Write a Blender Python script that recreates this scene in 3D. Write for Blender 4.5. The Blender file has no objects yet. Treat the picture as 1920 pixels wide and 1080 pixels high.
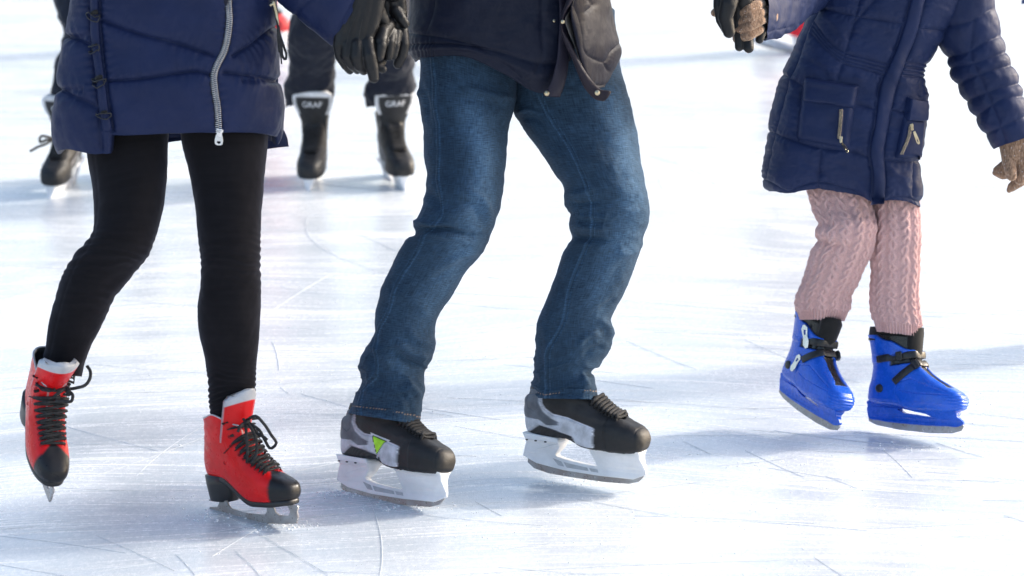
import bpy, bmesh, math, random
import numpy as np
from mathutils import Vector, Matrix, Quaternion
from mathutils.bvhtree import BVHTree

random.seed(7); np.random.seed(7)
R = math.radians
scene = bpy.context.scene
COL = scene.collection

# ------------------------------------------------------------------ camera model
F = 6000.0; HC = 1.9; TH = math.atan(1300.0 / F)
CT, ST = math.cos(TH), math.sin(TH)

def P(px, py, Y):
    """world point seen at photo pixel (px,py) at distance Y"""
    px = np.asarray(px, float); py = np.asarray(py, float); Y = np.asarray(Y, float)
    dx = (px - 960) / F; dz = -(py - 540) / F
    dy = CT + dz * ST; dv = -ST + dz * CT
    t = Y / dy
    return np.stack(np.broadcast_arrays(dx * t, Y + 0 * t, HC + dv * t), -1)

def proj(w):
    w = np.asarray(w, float)
    x = w[..., 0]; y = w[..., 1]; z = w[..., 2] - HC
    d = y * CT - z * ST
    return 960 + F * x / d, 540 - F * (y * ST + z * CT) / d

def groundY(py):
    return HC / math.tan(TH + math.atan((py - 540) / F))

# ------------------------------------------------------------------ numeric helpers
def hash3(ix, iy, iz, seed):
    n = (ix * 374761393 + iy * 668265263 + iz * 2147483647 + seed * 974711) & 0xffffffff
    n = ((n ^ (n >> 13)) * 1274126177) & 0xffffffff
    n = (n ^ (n >> 16)) & 0xffffffff
    return n / 4294967295.0 * 2 - 1

def vnoise(x, y, z=0.0, seed=0):
    x, y, z = np.broadcast_arrays(np.asarray(x, float), y, z)
    ix = np.floor(x).astype(np.int64); iy = np.floor(y).astype(np.int64); iz = np.floor(z).astype(np.int64)
    fx = x - ix; fy = y - iy; fz = z - iz
    fx = fx * fx * (3 - 2 * fx); fy = fy * fy * (3 - 2 * fy); fz = fz * fz * (3 - 2 * fz)
    r = 0
    for a in (0, 1):
        for b in (0, 1):
            for c in (0, 1):
                w = (fx if a else 1 - fx) * (fy if b else 1 - fy) * (fz if c else 1 - fz)
                r = r + w * hash3(ix + a, iy + b, iz + c, seed)
    return r

def fbm(x, y, z=0.0, seed=0, o=3):
    r = 0; a = 1.0; s = 1.0
    for k in range(o):
        r = r + a * vnoise(np.asarray(x) * s, np.asarray(y) * s, np.asarray(z) * s, seed + k); a *= .5; s *= 2.03
    return r

def sstep(a, b, x):
    t = np.clip((x - a) / (b - a), 0, 1)
    return t * t * (3 - 2 * t)

def spline(keys, n, closed=False):
    K = np.asarray(keys, float)
    if len(K) == 2:
        t = np.linspace(0, 1, n)[:, None]; return K[0] * (1 - t) + K[1] * t
    d = np.linalg.norm(np.diff(K[:, :min(4, K.shape[1])], axis=0), axis=1) + 1e-6
    s = np.concatenate([[0], np.cumsum(d)])
    m = np.zeros_like(K)
    sl = np.diff(K, axis=0) / d[:, None]
    m[1:-1] = (sl[:-1] * d[1:, None] + sl[1:] * d[:-1, None]) / (d[1:] + d[:-1])[:, None]
    m[0] = sl[0]; m[-1] = sl[-1]
    q = np.linspace(0, s[-1], n)
    i = np.clip(np.searchsorted(s, q, 'right') - 1, 0, len(K) - 2)
    h = d[i]; t = (q - s[i]) / h
    t = t[:, None]; h = h[:, None]
    return ((2 * t**3 - 3 * t**2 + 1) * K[i] + (t**3 - 2 * t**2 + t) * h * m[i]
            + (-2 * t**3 + 3 * t**2) * K[i + 1] + (t**3 - t**2) * h * m[i + 1])

def segdist(X, Y, line):
    """distance to a polyline, arclength of the nearest point, total length"""
    L = np.asarray(line, float)
    best = np.full(X.shape, 1e9); S = np.zeros(X.shape); acc = 0
    for a, b in zip(L[:-1], L[1:]):
        d = b - a; l = math.hypot(*d) + 1e-9
        t = np.clip(((X - a[0]) * d[0] + (Y - a[1]) * d[1]) / l**2, 0, 1)
        dd = np.hypot(X - a[0] - t * d[0], Y - a[1] - t * d[1])
        m = dd < best
        best = np.where(m, dd, best); S = np.where(m, acc + t * l, S); acc += l
    return best, S, acc

def blur(m, k=2):
    m = np.asarray(m, float)
    for _ in range(k):
        m = (m + np.roll(m, 1, 1) + np.roll(m, -1, 1)) / 3
        q = np.concatenate([m[:1], m, m[-1:]], 0); m = (q[:-2] + q[1:-1] + q[2:]) / 3
    return m

def paintm(col, mask, rgb, k=1):
    """lay a colour region with a softened edge"""
    a = blur(mask, k)[..., None]
    return col * (1 - a) + np.array(rgb) * a

def inpoly(X, Y, poly):
    c = np.zeros(X.shape, bool); n = len(poly)
    for i in range(n):
        x1, y1 = poly[i]; x2, y2 = poly[(i + 1) % n]
        if y1 == y2: continue
        k = ((y1 > Y) != (y2 > Y)) & (X < (x2 - x1) * (Y - y1) / (y2 - y1) + x1)
        c ^= k
    return c

def folds(X, Y, lst):
    r = 0
    for line, w, amp in lst:
        d, s, L = segdist(X, Y, spline(line, max(8, len(line) * 5)) if len(line) > 2 else line)
        taper = sstep(0, .3, s / L) * sstep(0, .3, 1 - s / L) * .85 + .15
        r = r + amp * np.exp(-(d / w)**2) * taper
    return r

def quilt(X, Y, seams, amp, w, pucker=0.0, pw=26., freq=.32, seed=0):
    dm = np.full(X.shape, 1e9); ss = np.zeros(X.shape)
    for k, line in enumerate(seams):
        ln = spline(line, max(8, len(line) * 5)) if len(line) > 2 else line
        d, s, L = segdist(X, Y, ln)
        m = d < dm; dm = np.where(m, d, dm); ss = np.where(m, s + 137.0 * k, ss)
    wob = vnoise(ss * .03, dm * .02, seed * 3.1, seed) * 6
    pk = np.sin(ss * freq + wob) * np.exp(-dm / pw) * (1 - np.exp(-(dm / 4)**2)) * (.5 + .5 * vnoise(ss * .04, 0, 0, seed + 5))
    return amp * (1 - np.exp(-dm / w)) ** .8 + pucker * pk, dm

# ------------------------------------------------------------------ mesh / object helpers
def newmesh(name, V, Fc, mats, smooth=True, uv=None, col=None, midx=None):
    me = bpy.data.meshes.new(name)
    me.from_pydata(np.asarray(V, float).tolist(), [], Fc if isinstance(Fc, list) else Fc.tolist())
    for m in (mats if isinstance(mats, (list, tuple)) else [mats]): me.materials.append(m)
    if smooth: me.polygons.foreach_set('use_smooth', [True] * len(me.polygons))
    if midx is not None: me.polygons.foreach_set('material_index', midx)
    if uv is not None:
        l = me.uv_layers.new(name='UVMap'); l.data.foreach_set('uv', np.asarray(uv, float).ravel())
    if col is not None:
        c = me.color_attributes.new('Col', 'FLOAT_COLOR', 'POINT')
        cc = np.ones((len(V), 4)); cc[:, :3] = col
        c.data.foreach_set('color', cc.ravel())
    me.update()
    return me

def link(name, me, root=None, parent=None):
    """root: the thing's empty (mesh is in world space, shifted here); parent: the part it hangs on"""
    o = bpy.data.objects.new(name, me); COL.objects.link(o)
    if root is not None:
        me.transform(Matrix.Translation(-root.location))
        o.parent = parent if parent is not None else root
    return o

def thing(name, loc, label, cat, group=None):
    o = bpy.data.objects.new(name, None); COL.objects.link(o)
    o.location = Vector([float(c) for c in loc]); o.empty_display_size = .1
    o['label'] = label; o['category'] = cat
    if group: o['group'] = group
    return o

def gridmesh(name, G, mats, closed=True, col=None, caps=False, lu=None, flip=False, midx=None):
    """G: (M,N,3)"""
    M, N = G.shape[:2]
    V = G.reshape(-1, 3)
    nn = N if closed else N - 1
    i = np.arange(M - 1)[:, None]; j = np.arange(nn)[None, :]
    a = i * N + j; b = i * N + (j + 1) % N; c = (i + 1) * N + (j + 1) % N; d = (i + 1) * N + j
    q = np.stack([a, b, c, d] if flip else [a, d, c, b], -1).reshape(-1, 4)
    # uv in metres
    dv = np.linalg.norm(np.diff(G, axis=0), axis=2).mean(1); v = np.concatenate([[0], np.cumsum(dv)])
    circ = np.linalg.norm(np.roll(G, -1, axis=1) - G, axis=2)[:, :nn].sum(1).mean() if lu is None else lu
    u = np.linspace(0, circ, nn + 1)
    U0 = np.broadcast_to(u[:-1][None], (M - 1, nn)); U1 = np.broadcast_to(u[1:][None], (M - 1, nn))
    V0 = np.broadcast_to(v[:-1][:, None], (M - 1, nn)); V1 = np.broadcast_to(v[1:][:, None], (M - 1, nn))
    A = np.stack([U0, V0], -1); B = np.stack([U1, V0], -1); C_ = np.stack([U1, V1], -1); D = np.stack([U0, V1], -1)
    uv = np.stack([A, B, C_, D] if flip else [A, D, C_, B], 2).reshape(-1, 2)
    faces = q.tolist()
    uv = uv.tolist()
    if caps:
        r0 = list(range(N)); r1 = list(range((M - 1) * N, M * N))
        faces.append(r0 if not flip else r0[::-1]); uv += [[0, 0]] * N
        faces.append(r1[::-1] if not flip else r1); uv += [[0, 0]] * N
        if midx is not None: midx = list(midx) + [0, 0]
    return newmesh(name, V, faces, mats, uv=uv, col=None if col is None else col.reshape(-1, 3), midx=midx)

def gnormals(G, closed=True):
    du = np.roll(G, -1, 1) - np.roll(G, 1, 1) if closed else np.gradient(G, axis=1)
    dv = np.gradient(G, axis=0)
    n = np.cross(du, dv); l = np.linalg.norm(n, axis=2, keepdims=True) + 1e-12
    n = n / l
    c = G.mean(1, keepdims=True)
    if closed and ((G - c) * n).sum() < 0: n = -n
    return n

def loftgrid(st, M, N, e=1.0, ef=None):
    """stations: lx,ly,rx,ry,Y,d[,skewY]; image-left / image-right outline points, centre distance, half thickness"""
    S = spline([list(s) + [0] * (7 - len(s)) for s in st], M)
    Lp = P(S[:, 0], S[:, 1], S[:, 4] - S[:, 6]); Rp = P(S[:, 2], S[:, 3], S[:, 4] + S[:, 6])
    C = (Lp + Rp) / 2; Hv = (Rp - Lp) / 2
    a = np.linspace(0, 2 * np.pi, N, endpoint=False)
    ca, sa = np.cos(a), np.sin(a)
    sg = lambda q, p: np.sign(q) * np.abs(q)**p
    q = S[:, 5][:, None] * sg(sa, e)[None]
    G = C[:, None] + Hv[:, None] * sg(ca, e)[None, :, None] + np.stack([0 * q, -q, np.where(q > 0, .26 * q, .05 * q)], -1)
    A = np.broadcast_to(a[None], (M, N)); T = np.broadcast_to(np.linspace(0, 1, M)[:, None], (M, N))
    return G, A, T

def lip(G, depth, inset=.93, k=5):
    """turn the last ring inwards so an open hem has thickness and an inside"""
    c = G[-1].mean(0); ax = G[-1].mean(0) - G[-8].mean(0); ax /= np.linalg.norm(ax)
    rings = [G]
    for q in range(1, k + 1):
        t = q / k
        sc = 1 - (1 - inset) * min(1, t * 2.2)
        rings.append((c + (G[-1] - c) * sc - ax * depth * max(0, t - .25))[None])
    return np.concatenate(rings, 0)

def bvh_of(me):
    return BVHTree.FromPolygons([v.co.copy() for v in me.vertices], [tuple(p.vertices) for p in me.polygons])

CAM = Vector((0, 0, HC))
def on(bvh, px, py, off=0.0, Y=None):
    """point of a surface under a photo pixel, lifted off along the surface normal"""
    d = Vector(P(px, py, 7.0).tolist()) - CAM; d.normalize()
    h = bvh.ray_cast(CAM, d)
    if h[0] is None:
        return None
    n = h[1]
    if n.dot(d) > 0: n = -n
    return h[0] + n * off

def on_or(bvh, px, py, off, Yf):
    q = on(bvh, px, py, off)
    return q if q is not None else Vector(P(px, py, Yf).tolist())

def smoothgrid(G, k):
    for _ in range(k):
        q = G.copy(); q[1:-1, 1:-1] = (G[1:-1, 1:-1] * 2 + G[:-2, 1:-1] + G[2:, 1:-1] + G[1:-1, :-2] + G[1:-1, 2:]) / 6; q[1:-1, 0] = (G[:-2, 0] + G[1:-1, 0] * 2 + G[2:, 0]) / 4; q[1:-1, -1] = (G[:-2, -1] + G[1:-1, -1] * 2 + G[2:, -1]) / 4; G = q
    return G

def closed_curve(pts, n=120):
    """smooth closed outline through points"""
    q = [tuple(p) for p in pts]; k = spline(q[-2:] + q + q[:3], n * 2); L = len(q)
    d = np.linalg.norm(np.diff(np.array(q[-2:] + q + q[:3]), axis=0), axis=1); s = np.concatenate([[0], np.cumsum(d)]) / d.sum()
    a, b = s[2], s[2 + L]; t = np.linspace(0, 1, n * 2); m = (t >= a) & (t < b)
    return [tuple(v) for v in k[m][::2]]

def tube(pts, r, n=8, flat=1.0, closed=False, up=None, caps=True):
    """grid of a tube along pts; r scalar or list; flat<1 gives a ribbon (thin along its normal)"""
    pts = np.asarray([list(p) for p in pts], float); K = len(pts)
    r = np.broadcast_to(np.asarray(r, float), (K,))
    T = np.gradient(pts, axis=0) if not closed else np.roll(pts, -1, 0) - np.roll(pts, 1, 0)
    T /= np.linalg.norm(T, axis=1, keepdims=True) + 1e-12
    u = np.array([0, -1, .2]) if up is None else np.asarray(up, float)
    G = []
    for k in range(K):
        uu = u if u.ndim == 1 else u[k]
        nrm = uu - T[k] * np.dot(uu, T[k]); l = np.linalg.norm(nrm)
        if l < 1e-4: nrm = np.cross(T[k], [1, 0, 0]); l = np.linalg.norm(nrm)
        nrm = nrm / l; b = np.cross(T[k], nrm)
        a = np.linspace(0, 2 * np.pi, n, endpoint=False)
        G.append(pts[k] + r[k] * (np.cos(a)[:, None] * b + np.sin(a)[:, None] * nrm * flat))
    G = np.array(G)
    if closed: G = np.concatenate([G, G[:1]], 0)
    return G

def merge(name, grids, mats, closed=True, cols=None, midx=None):
    """several grids as one mesh (surface pattern pieces of a single part)"""
    V = []; Fc = []; C = []; MI = []; o = 0
    for gi, G in enumerate(grids):
        M, N = G.shape[:2]; V.append(G.reshape(-1, 3))
        nn = N if closed else N - 1
        i = np.arange(M - 1)[:, None]; j = np.arange(nn)[None]
        q = np.stack([i * N + j, i * N + (j + 1) % N, (i + 1) * N + (j + 1) % N, (i + 1) * N + j], -1).reshape(-1, 4) + o
        Fc += q.tolist(); MI += [midx[gi] if midx else 0] * len(q)
        if closed:
            Fc.append(list(range(o + N - 1, o - 1, -1))); Fc.append(list(range(o + (M - 1) * N, o + M * N))); MI += [midx[gi] if midx else 0] * 2
        if cols is not None: C.append(np.broadcast_to(cols[gi], (M * N, 3)))
        o += M * N
    return newmesh(name, np.concatenate(V), Fc, mats, col=np.concatenate(C) if cols is not None else None, midx=MI)

def shape2d(name, loops, thick, mat, bevel=.0006, res=0):
    """flat plate from closed outlines (holes allowed) in local x,z ; thickness along y"""
    cu = bpy.data.curves.new(name, 'CURVE'); cu.dimensions = '2D'; cu.fill_mode = 'BOTH'
    cu.extrude = max(thick / 2 - bevel, 1e-5); cu.bevel_depth = bevel; cu.bevel_resolution = 1
    for lp in loops:
        s = cu.splines.new('POLY'); s.points.add(len(lp) - 1)
        for k, (x, z) in enumerate(lp): s.points[k].co = (x, z, 0, 1)
        s.use_cyclic_u = True
    ob = bpy.data.objects.new(name, cu); COL.objects.link(ob)
    dg = bpy.context.evaluated_depsgraph_get()
    me = bpy.data.meshes.new_from_object(ob.evaluated_get(dg))
    bpy.data.objects.remove(ob); bpy.data.curves.remove(cu)
    me.transform(Matrix(((1, 0, 0, 0), (0, 0, -1, 0), (0, 1, 0, 0), (0, 0, 0, 1))))
    me.materials.clear(); me.materials.append(mat)
    return me

def text_mesh(name, s, size, mat, ext=.0004):
    cu = bpy.data.curves.new(name, 'FONT'); cu.body = s; cu.size = size; cu.extrude = ext
    cu.align_x = 'CENTER'; cu.align_y = 'CENTER'
    ob = bpy.data.objects.new(name, cu); COL.objects.link(ob)
    dg = bpy.context.evaluated_depsgraph_get()
    me = bpy.data.meshes.new_from_object(ob.evaluated_get(dg))
    bpy.data.objects.remove(ob); bpy.data.curves.remove(cu)
    me.materials.clear(); me.materials.append(mat)
    return me

_ico = None
def blob(name, items, voxel, mat, smooth=2, it=.5):
    """continuous surface round many spheres: items = (p0, p1, r0, r1) tapered limbs, world space"""
    global _ico
    if _ico is None:
        bm = bmesh.new(); bmesh.ops.create_icosphere(bm, subdivisions=3, radius=1)
        _ico = (np.array([v.co[:] for v in bm.verts]), np.array([[v.index for v in f_.verts] for f_ in bm.faces])); bm.free()
    V = []; Fc = []; o = 0
    for p0, p1, r0, r1 in items:
        p0 = np.asarray(p0, float); p1 = np.asarray(p1, float)
        n = max(1, int(np.linalg.norm(p1 - p0) / (min(r0, r1) * .18)) + 1) if np.linalg.norm(p1 - p0) > 1e-6 else 0
        for k in range(n + 1):
            t = k / n if n else 0
            V.append(_ico[0] * (r0 * (1 - t) + r1 * t) + p0 * (1 - t) + p1 * t); Fc.append(_ico[1] + o); o += len(_ico[0])
    me = bpy.data.meshes.new(name); me.from_pydata(np.concatenate(V).tolist(), [], np.concatenate(Fc).tolist())
    ob = bpy.data.objects.new(name, me); COL.objects.link(ob)
    m = ob.modifiers.new('r', 'REMESH'); m.mode = 'VOXEL'; m.voxel_size = voxel; m.use_smooth_shade = True
    if smooth:
        s = ob.modifiers.new('s', 'SMOOTH'); s.iterations = smooth; s.factor = it
    dg = bpy.context.evaluated_depsgraph_get()
    out = bpy.data.meshes.new_from_object(ob.evaluated_get(dg))
    bpy.data.objects.remove(ob); bpy.data.meshes.remove(me)
    out.materials.clear(); out.materials.append(mat)
    return out

# ------------------------------------------------------------------ materials
def mat(name, base=(.5, .5, .5), rough=.5, metal=0., attr=False, spec=.5, sheen=0., sheencol=(1, 1, 1), build=None, coat=0.):
    m = bpy.data.materials.new(name); m.use_nodes = True
    nt = m.node_tree; b = nt.nodes['Principled BSDF']
    b.inputs['Base Color'].default_value = (*base, 1); b.inputs['Roughness'].default_value = rough
    b.inputs['Metallic'].default_value = metal; b.inputs['Specular IOR Level'].default_value = spec
    b.inputs['Sheen Weight'].default_value = sheen; b.inputs['Sheen Tint'].default_value = (*sheencol, 1)
    b.inputs['Coat Weight'].default_value = coat
    src = None
    if attr:
        a = nt.nodes.new('ShaderNodeAttribute'); a.attribute_name = 'Col'; src = a.outputs['Color']
        nt.links.new(src, b.inputs['Base Color'])
    if build: build(nt, b, src)
    return m

class N_:
    """small node-building shorthand"""
    def __init__(s, nt): s.nt = nt
    def n(s, t, **kw):
        x = s.nt.nodes.new('ShaderNode' + t)
        for k, v in kw.items(): setattr(x, k, v)
        return x
    def l(s, a, b): s.nt.links.new(a, b)
    def coord(s, kind='Object'): return s.n('TexCoord').outputs[kind]
    def mapv(s, v, scale=(1, 1, 1), rot=(0, 0, 0), loc=(0, 0, 0)):
        m = s.n('Mapping'); s.l(v, m.inputs['Vector'])
        m.inputs['Scale'].default_value = scale; m.inputs['Rotation'].default_value = rot; m.inputs['Location'].default_value = loc
        return m.outputs['Vector']
    def noise(s, v, scale=5, detail=3, rough=.5, dist=0., typ=None):
        x = s.n('TexNoise'); s.l(v, x.inputs['Vector'])
        x.inputs['Scale'].default_value = scale; x.inputs['Detail'].default_value = detail
        x.inputs['Roughness'].default_value = rough; x.inputs['Distortion'].default_value = dist
        return x.outputs['Fac']
    def wave(s, v, scale, dist=0., detail=0, dscale=1., d='X'):
        x = s.n('TexWave', bands_direction=d); s.l(v, x.inputs['Vector'])
        x.inputs['Scale'].default_value = scale; x.inputs['Distortion'].default_value = dist
        x.inputs['Detail'].default_value = detail; x.inputs['Detail Scale'].default_value = dscale
        return x.outputs['Fac']
    def math(s, op, a, b=0., c=0., clamp=False):
        x = s.n('Math', operation=op, use_clamp=clamp)
        for k, q in enumerate((a, b, c)):
            if isinstance(q, (int, float)): x.inputs[k].default_value = q
            else: s.l(q, x.inputs[k])
        return x.outputs[0]
    def ramp(s, v, a, b, lo=0., hi=1.):
        x = s.n('MapRange', clamp=True, interpolation_type='SMOOTHSTEP'); s.l(v, x.inputs[0])
        for k, q in zip((1, 2, 3, 4), (a, b, lo, hi)): x.inputs[k].default_value = q
        return x.outputs[0]
    def mix(s, f, a, b, blend='MIX'):
        x = s.n('Mix', data_type='RGBA', blend_type=blend)
        if isinstance(f, (int, float)): x.inputs[0].default_value = f
        else: s.l(f, x.inputs[0])
        for k, q in ((6, a), (7, b)):
            if isinstance(q, tuple): x.inputs[k].default_value = (*q[:3], 1)
            else: s.l(q, x.inputs[k])
        return x.outputs[2]
    def bump(s, h, strength, dist, bs, prev=None):
        x = s.n('Bump'); s.l(h, x.inputs['Height']); x.inputs['Strength'].default_value = strength; x.inputs['Distance'].default_value = dist
        if prev is not None: s.l(prev, x.inputs['Normal'])
        s.l(x.outputs[0], bs.inputs['Normal']); return x.outputs[0]

def gain(n, src, f, lo, hi):
    """multiply a colour by a grey factor between lo and hi"""
    g = n.ramp(f, .25, .75, lo, hi)
    c = n.n('CombineColor'); [n.l(g, c.inputs[k]) for k in range(3)]
    return n.mix(1.0, src, c.outputs[0], 'MULTIPLY')

def b_puffer(nt, b, src):
    n = N_(nt); o = n.coord('Object')
    big = n.noise(n.mapv(o, (1, 1, .55)), 16, 4, .6, .6)
    fine = n.noise(n.mapv(o, (1, 1, .8)), 70, 3, .6, 1.2)
    cr = n.n('TexVoronoi', feature='DISTANCE_TO_EDGE'); n.l(n.mapv(o, (1, 1, .6), (0, .4, 0)), cr.inputs['Vector']); cr.inputs['Scale'].default_value = 22
    cr.inputs['Randomness'].default_value = 1
    weave = n.noise(o, 900, 1)
    p = n.bump(big, .16, .010, b); p = n.bump(fine, .12, .003, b, p)
    p = n.bump(n.ramp(cr.outputs['Distance'], 0, .18), .05, .003, b, p); n.bump(weave, .18, .0004, b, p)
    n.l(n.ramp(fine, .3, .7, .50, .64), b.inputs['Roughness'])
    if src is not None: n.l(gain(n, src, n.noise(o, 9, 3), .86, 1.12), b.inputs['Base Color'])

def b_denim(nt, b, src):
    n = N_(nt); uv = n.coord('UV')
    across = n.noise(n.mapv(uv, (55, 620, 1)), 1, 2, .5)       # weft slubs: long across the leg
    along = n.noise(n.mapv(uv, (560, 45, 1)), 1, 2, .5)
    blot = n.noise(n.mapv(uv, (14, 10, 1)), 1, 4, .6)
    f = n.math('ADD', n.math('MULTIPLY', across, .6), n.math('MULTIPLY', along, .4))
    c = gain(n, src, f, .42, 1.75)
    c = gain(n, c, blot, .84, 1.16)
    n.l(c, b.inputs['Base Color'])
    tw = n.wave(n.mapv(uv, (1, 1, 1), (0, 0, R(62))), 480, 1.0, 1, 30)
    p = n.bump(f, .45, .0009, b); p = n.bump(tw, .25, .0004, b, p)
    n.bump(n.noise(n.mapv(uv, (26, 60, 1)), 1, 3, .6), .25, .003, b, p)

def b_knit(nt, b, src):
    n = N_(nt); uv = n.coord('UV')
    w = n.wave(n.mapv(uv, (1, 1, 1)), 75, 0, 0, 1, 'X'); w2 = n.wave(n.mapv(uv, (1, 1, 1), (0, 0, R(35))), 130, .8, 1, 4, 'Y')
    fz = n.noise(n.coord('Object'), 420, 3, .7)
    h = n.math('ADD', n.math('MULTIPLY', w, .5), n.math('MULTIPLY', w2, .7)); h = n.math('ADD', h, n.math('MULTIPLY', fz, .6))
    p = n.bump(h, .55, .0018, b)
    c = gain(n, src, fz, .8, 1.18)
    n.l(c, b.inputs['Base Color'])

def b_wool(nt, b, src):
    n = N_(nt); o = n.coord('Object')
    a = n.noise(n.mapv(o, (1, 1, .35)), 330, 3, .7); v = n.n('TexVoronoi'); n.l(o, v.inputs['Vector']); v.inputs['Scale'].default_value = 260
    h = n.math('ADD', a, n.math('MULTIPLY', v.outputs['Distance'], .5))
    n.bump(h, .8, .0022, b)
    c = n.mix(n.ramp(a, .3, .7), (.16, .09, .055), (.42, .27, .18))
    sp = n.n('TexVoronoi'); n.l(o, sp.inputs['Vector']); sp.inputs['Scale'].default_value = 150
    c = n.mix(n.ramp(sp.outputs['Distance'], .10, .16, 1, 0), c, (.85, .85, .88))
    n.l(c, b.inputs['Base Color'])

def b_leather(nt, b, src):
    n = N_(nt); o = n.coord('Object')
    v = n.n('TexVoronoi', feature='DISTANCE_TO_EDGE'); n.l(o, v.inputs['Vector']); v.inputs['Scale'].default_value = 420
    p = n.bump(n.ramp(v.outputs['Distance'], 0, .2), .12, .0005, b)
    wr = n.noise(o, 45, 4, .65, 1.6); p = n.bump(wr, .4, .004, b, p)
    n.bump(n.noise(o, 140, 3, .6, 1), .25, .0012, b, p)
    n.l(n.ramp(n.noise(o, 60, 4, .6), .3, .7, .36, .56), b.inputs['Roughness'])

def b_knitblack(nt, b, src):
    n = N_(nt); uv = n.coord('UV')
    n.bump(n.noise(n.mapv(uv, (900, 300, 1)), 1, 2), .3, .0006, b)
    p = n.noise(n.mapv(uv, (9, 60, 1)), 1, 3, .6)
    if src is not None: n.l(gain(n, src, p, .8, 1.25), b.inputs['Base Color'])

def b_vinyl(nt, b, src):
    n = N_(nt); o = n.coord('Object')
    if src is not None:
        s = n.noise(o, 30, 3, .5)
        c = gain(n, src, s, .90, 1.08)
        n.l(c, b.inputs['Base Color'])
    n.l(n.ramp(n.noise(o, 90, 3), .3, .7, .26, .46), b.inputs['Roughness'])

def b_plastic(nt, b, src):
    n = N_(nt); o = n.coord('Object')
    n.bump(n.noise(o, 22, 2), .06, .004, b)
    s = n.noise(o, 50, 6, .7)
    if src is not None:
        c = gain(n, src, s, .88, 1.08)
        sc = n.noise(n.mapv(o, (1, 1, 9), (.1, .35, .4)), 45, 4, .75)
        n.l(n.mix(n.ramp(sc, .68, .8, 0, .3), c, (.5, .55, .65)), b.inputs['Base Color'])
    n.l(n.ramp(s, .3, .7, .16, .36), b.inputs['Roughness'])

def b_blade(nt, b, src):
    n = N_(nt); o = n.coord('Object')
    fr = n.noise(o, 130, 5, .75)
    c = n.mix(n.ramp(n.noise(o, 25, 4), .35, .7), (.34, .30, .28), (.44, .44, .45))
    c = n.mix(n.ramp(fr, .62, .68), c, (.80, .82, .85)); n.l(c, b.inputs['Base Color'])
    n.l(n.ramp(fr, .60, .66, .35, 0.), b.inputs['Metallic']); n.bump(fr, .6, .001, b)
    n.l(n.ramp(n.noise(o, 200, 3), .3, .7, .25, .5), b.inputs['Roughness'])

def b_fine(sc=400, st=.3, d=.0006, lo=.85, hi=1.15):
    def f_(nt, b, src):
        n = N_(nt); o = n.coord('Object'); x = n.noise(o, sc, 3, .6); n.bump(x, st, d, b)
        y = n.noise(o, sc * .15, 4, .6)
        if src is None:
            rgb = n.n('RGB'); rgb.outputs[0].default_value = b.inputs['Base Color'].default_value; src = rgb.outputs[0]
        n.l(gain(n, src, y, lo, hi), b.inputs['Base Color'])
    return f_

M_ = {}
M_['puffer'] = mat('nylon_puffer', attr=True, rough=.5, spec=.24, build=b_puffer)
M_['denim'] = mat('denim', attr=True, rough=.85, spec=.2, build=b_denim, sheen=.06, sheencol=(.6, .75, 1))
M_['knit'] = mat('pink_knit', attr=True, rough=.95, spec=.1, build=b_knit, sheen=.35)
M_['wool'] = mat('beige_wool', (.3, .2, .14), .95, spec=.1, build=b_wool, sheen=.5, sheencol=(1, .85, .7))
M_['leather'] = mat('black_leather', (.008, .0078, .0085), .42, spec=.35, build=b_leather)
M_['legging'] = mat('black_jersey', attr=True, rough=.9, spec=.12, build=b_knitblack, sheen=.12, sheencol=(.8, .8, 1))
M_['darkcloth'] = mat('dark_trouser_cloth', attr=True, rough=.8, spec=.25, build=b_fine(500, .3, .0008, .8, 1.2), sheen=.1)
M_['vinyl'] = mat('painted_boot_leather', attr=True, rough=.4, spec=.28, build=b_vinyl)
M_['blue'] = mat('blue_moulded_plastic', attr=True, rough=.25, build=b_plastic)
M_['blade'] = mat('frosted_steel', (.6, .6, .6), .35, 1, build=b_blade)
M_['steel'] = mat('bright_steel', (.72, .72, .72), .25, 1, build=b_fine(300, .1, .0003, .8, 1.1))
M_['brass'] = mat('old_brass', (.62, .52, .34), .3, 1, build=b_fine(300, .1, .0003, .7, 1.1))
M_['holder'] = mat('white_holder_plastic', (.88, .88, .89), .4, build=b_fine(90, .12, .001, .86, 1.06))
M_['lace'] = mat('black_lace', (.020, .020, .021), .7, spec=.3, build=b_fine(900, .7, .001, .5, 1.9))
M_['black'] = mat('black_plastic', (.014, .014, .015), .38, build=b_fine(200, .1, .0005, .8, 1.2))
M_['rubber'] = mat('scuffed_rubber', attr=True, rough=.55, spec=.4, build=b_fine(220, .3, .0008, .75, 1.35))
M_['felt'] = mat('grey_lining', (.5, .51, .53), .9, build=b_fine(300, .4, .001, .85, 1.1))
M_['thread'] = mat('orange_thread', (.55, .33, .16), .8)
M_['skin'] = mat('skin', (.55, .33, .25), .5, build=b_fine(160, .15, .0006, .9, 1.1))
M_['hair'] = mat('hair', (.06, .035, .02), .5, build=b_fine(260, .6, .002, .6, 1.4))
M_['hat'] = mat('knit_hat', (.25, .04, .05), .9, build=b_fine(160, .7, .003, .8, 1.2))
M_['white'] = mat('white_print', (.8, .8, .8), .6)
M_['snowbit'] = mat('ice_crumbs', (.93, .95, .97), .6, spec=.5)
_b = M_['snowbit'].node_tree.nodes['Principled BSDF']; _b.inputs['Subsurface Weight'].default_value = 0.; _b.inputs['Subsurface Scale'].default_value = .004; _b.inputs['Subsurface Radius'].default_value = (1, 1, 1)

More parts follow.
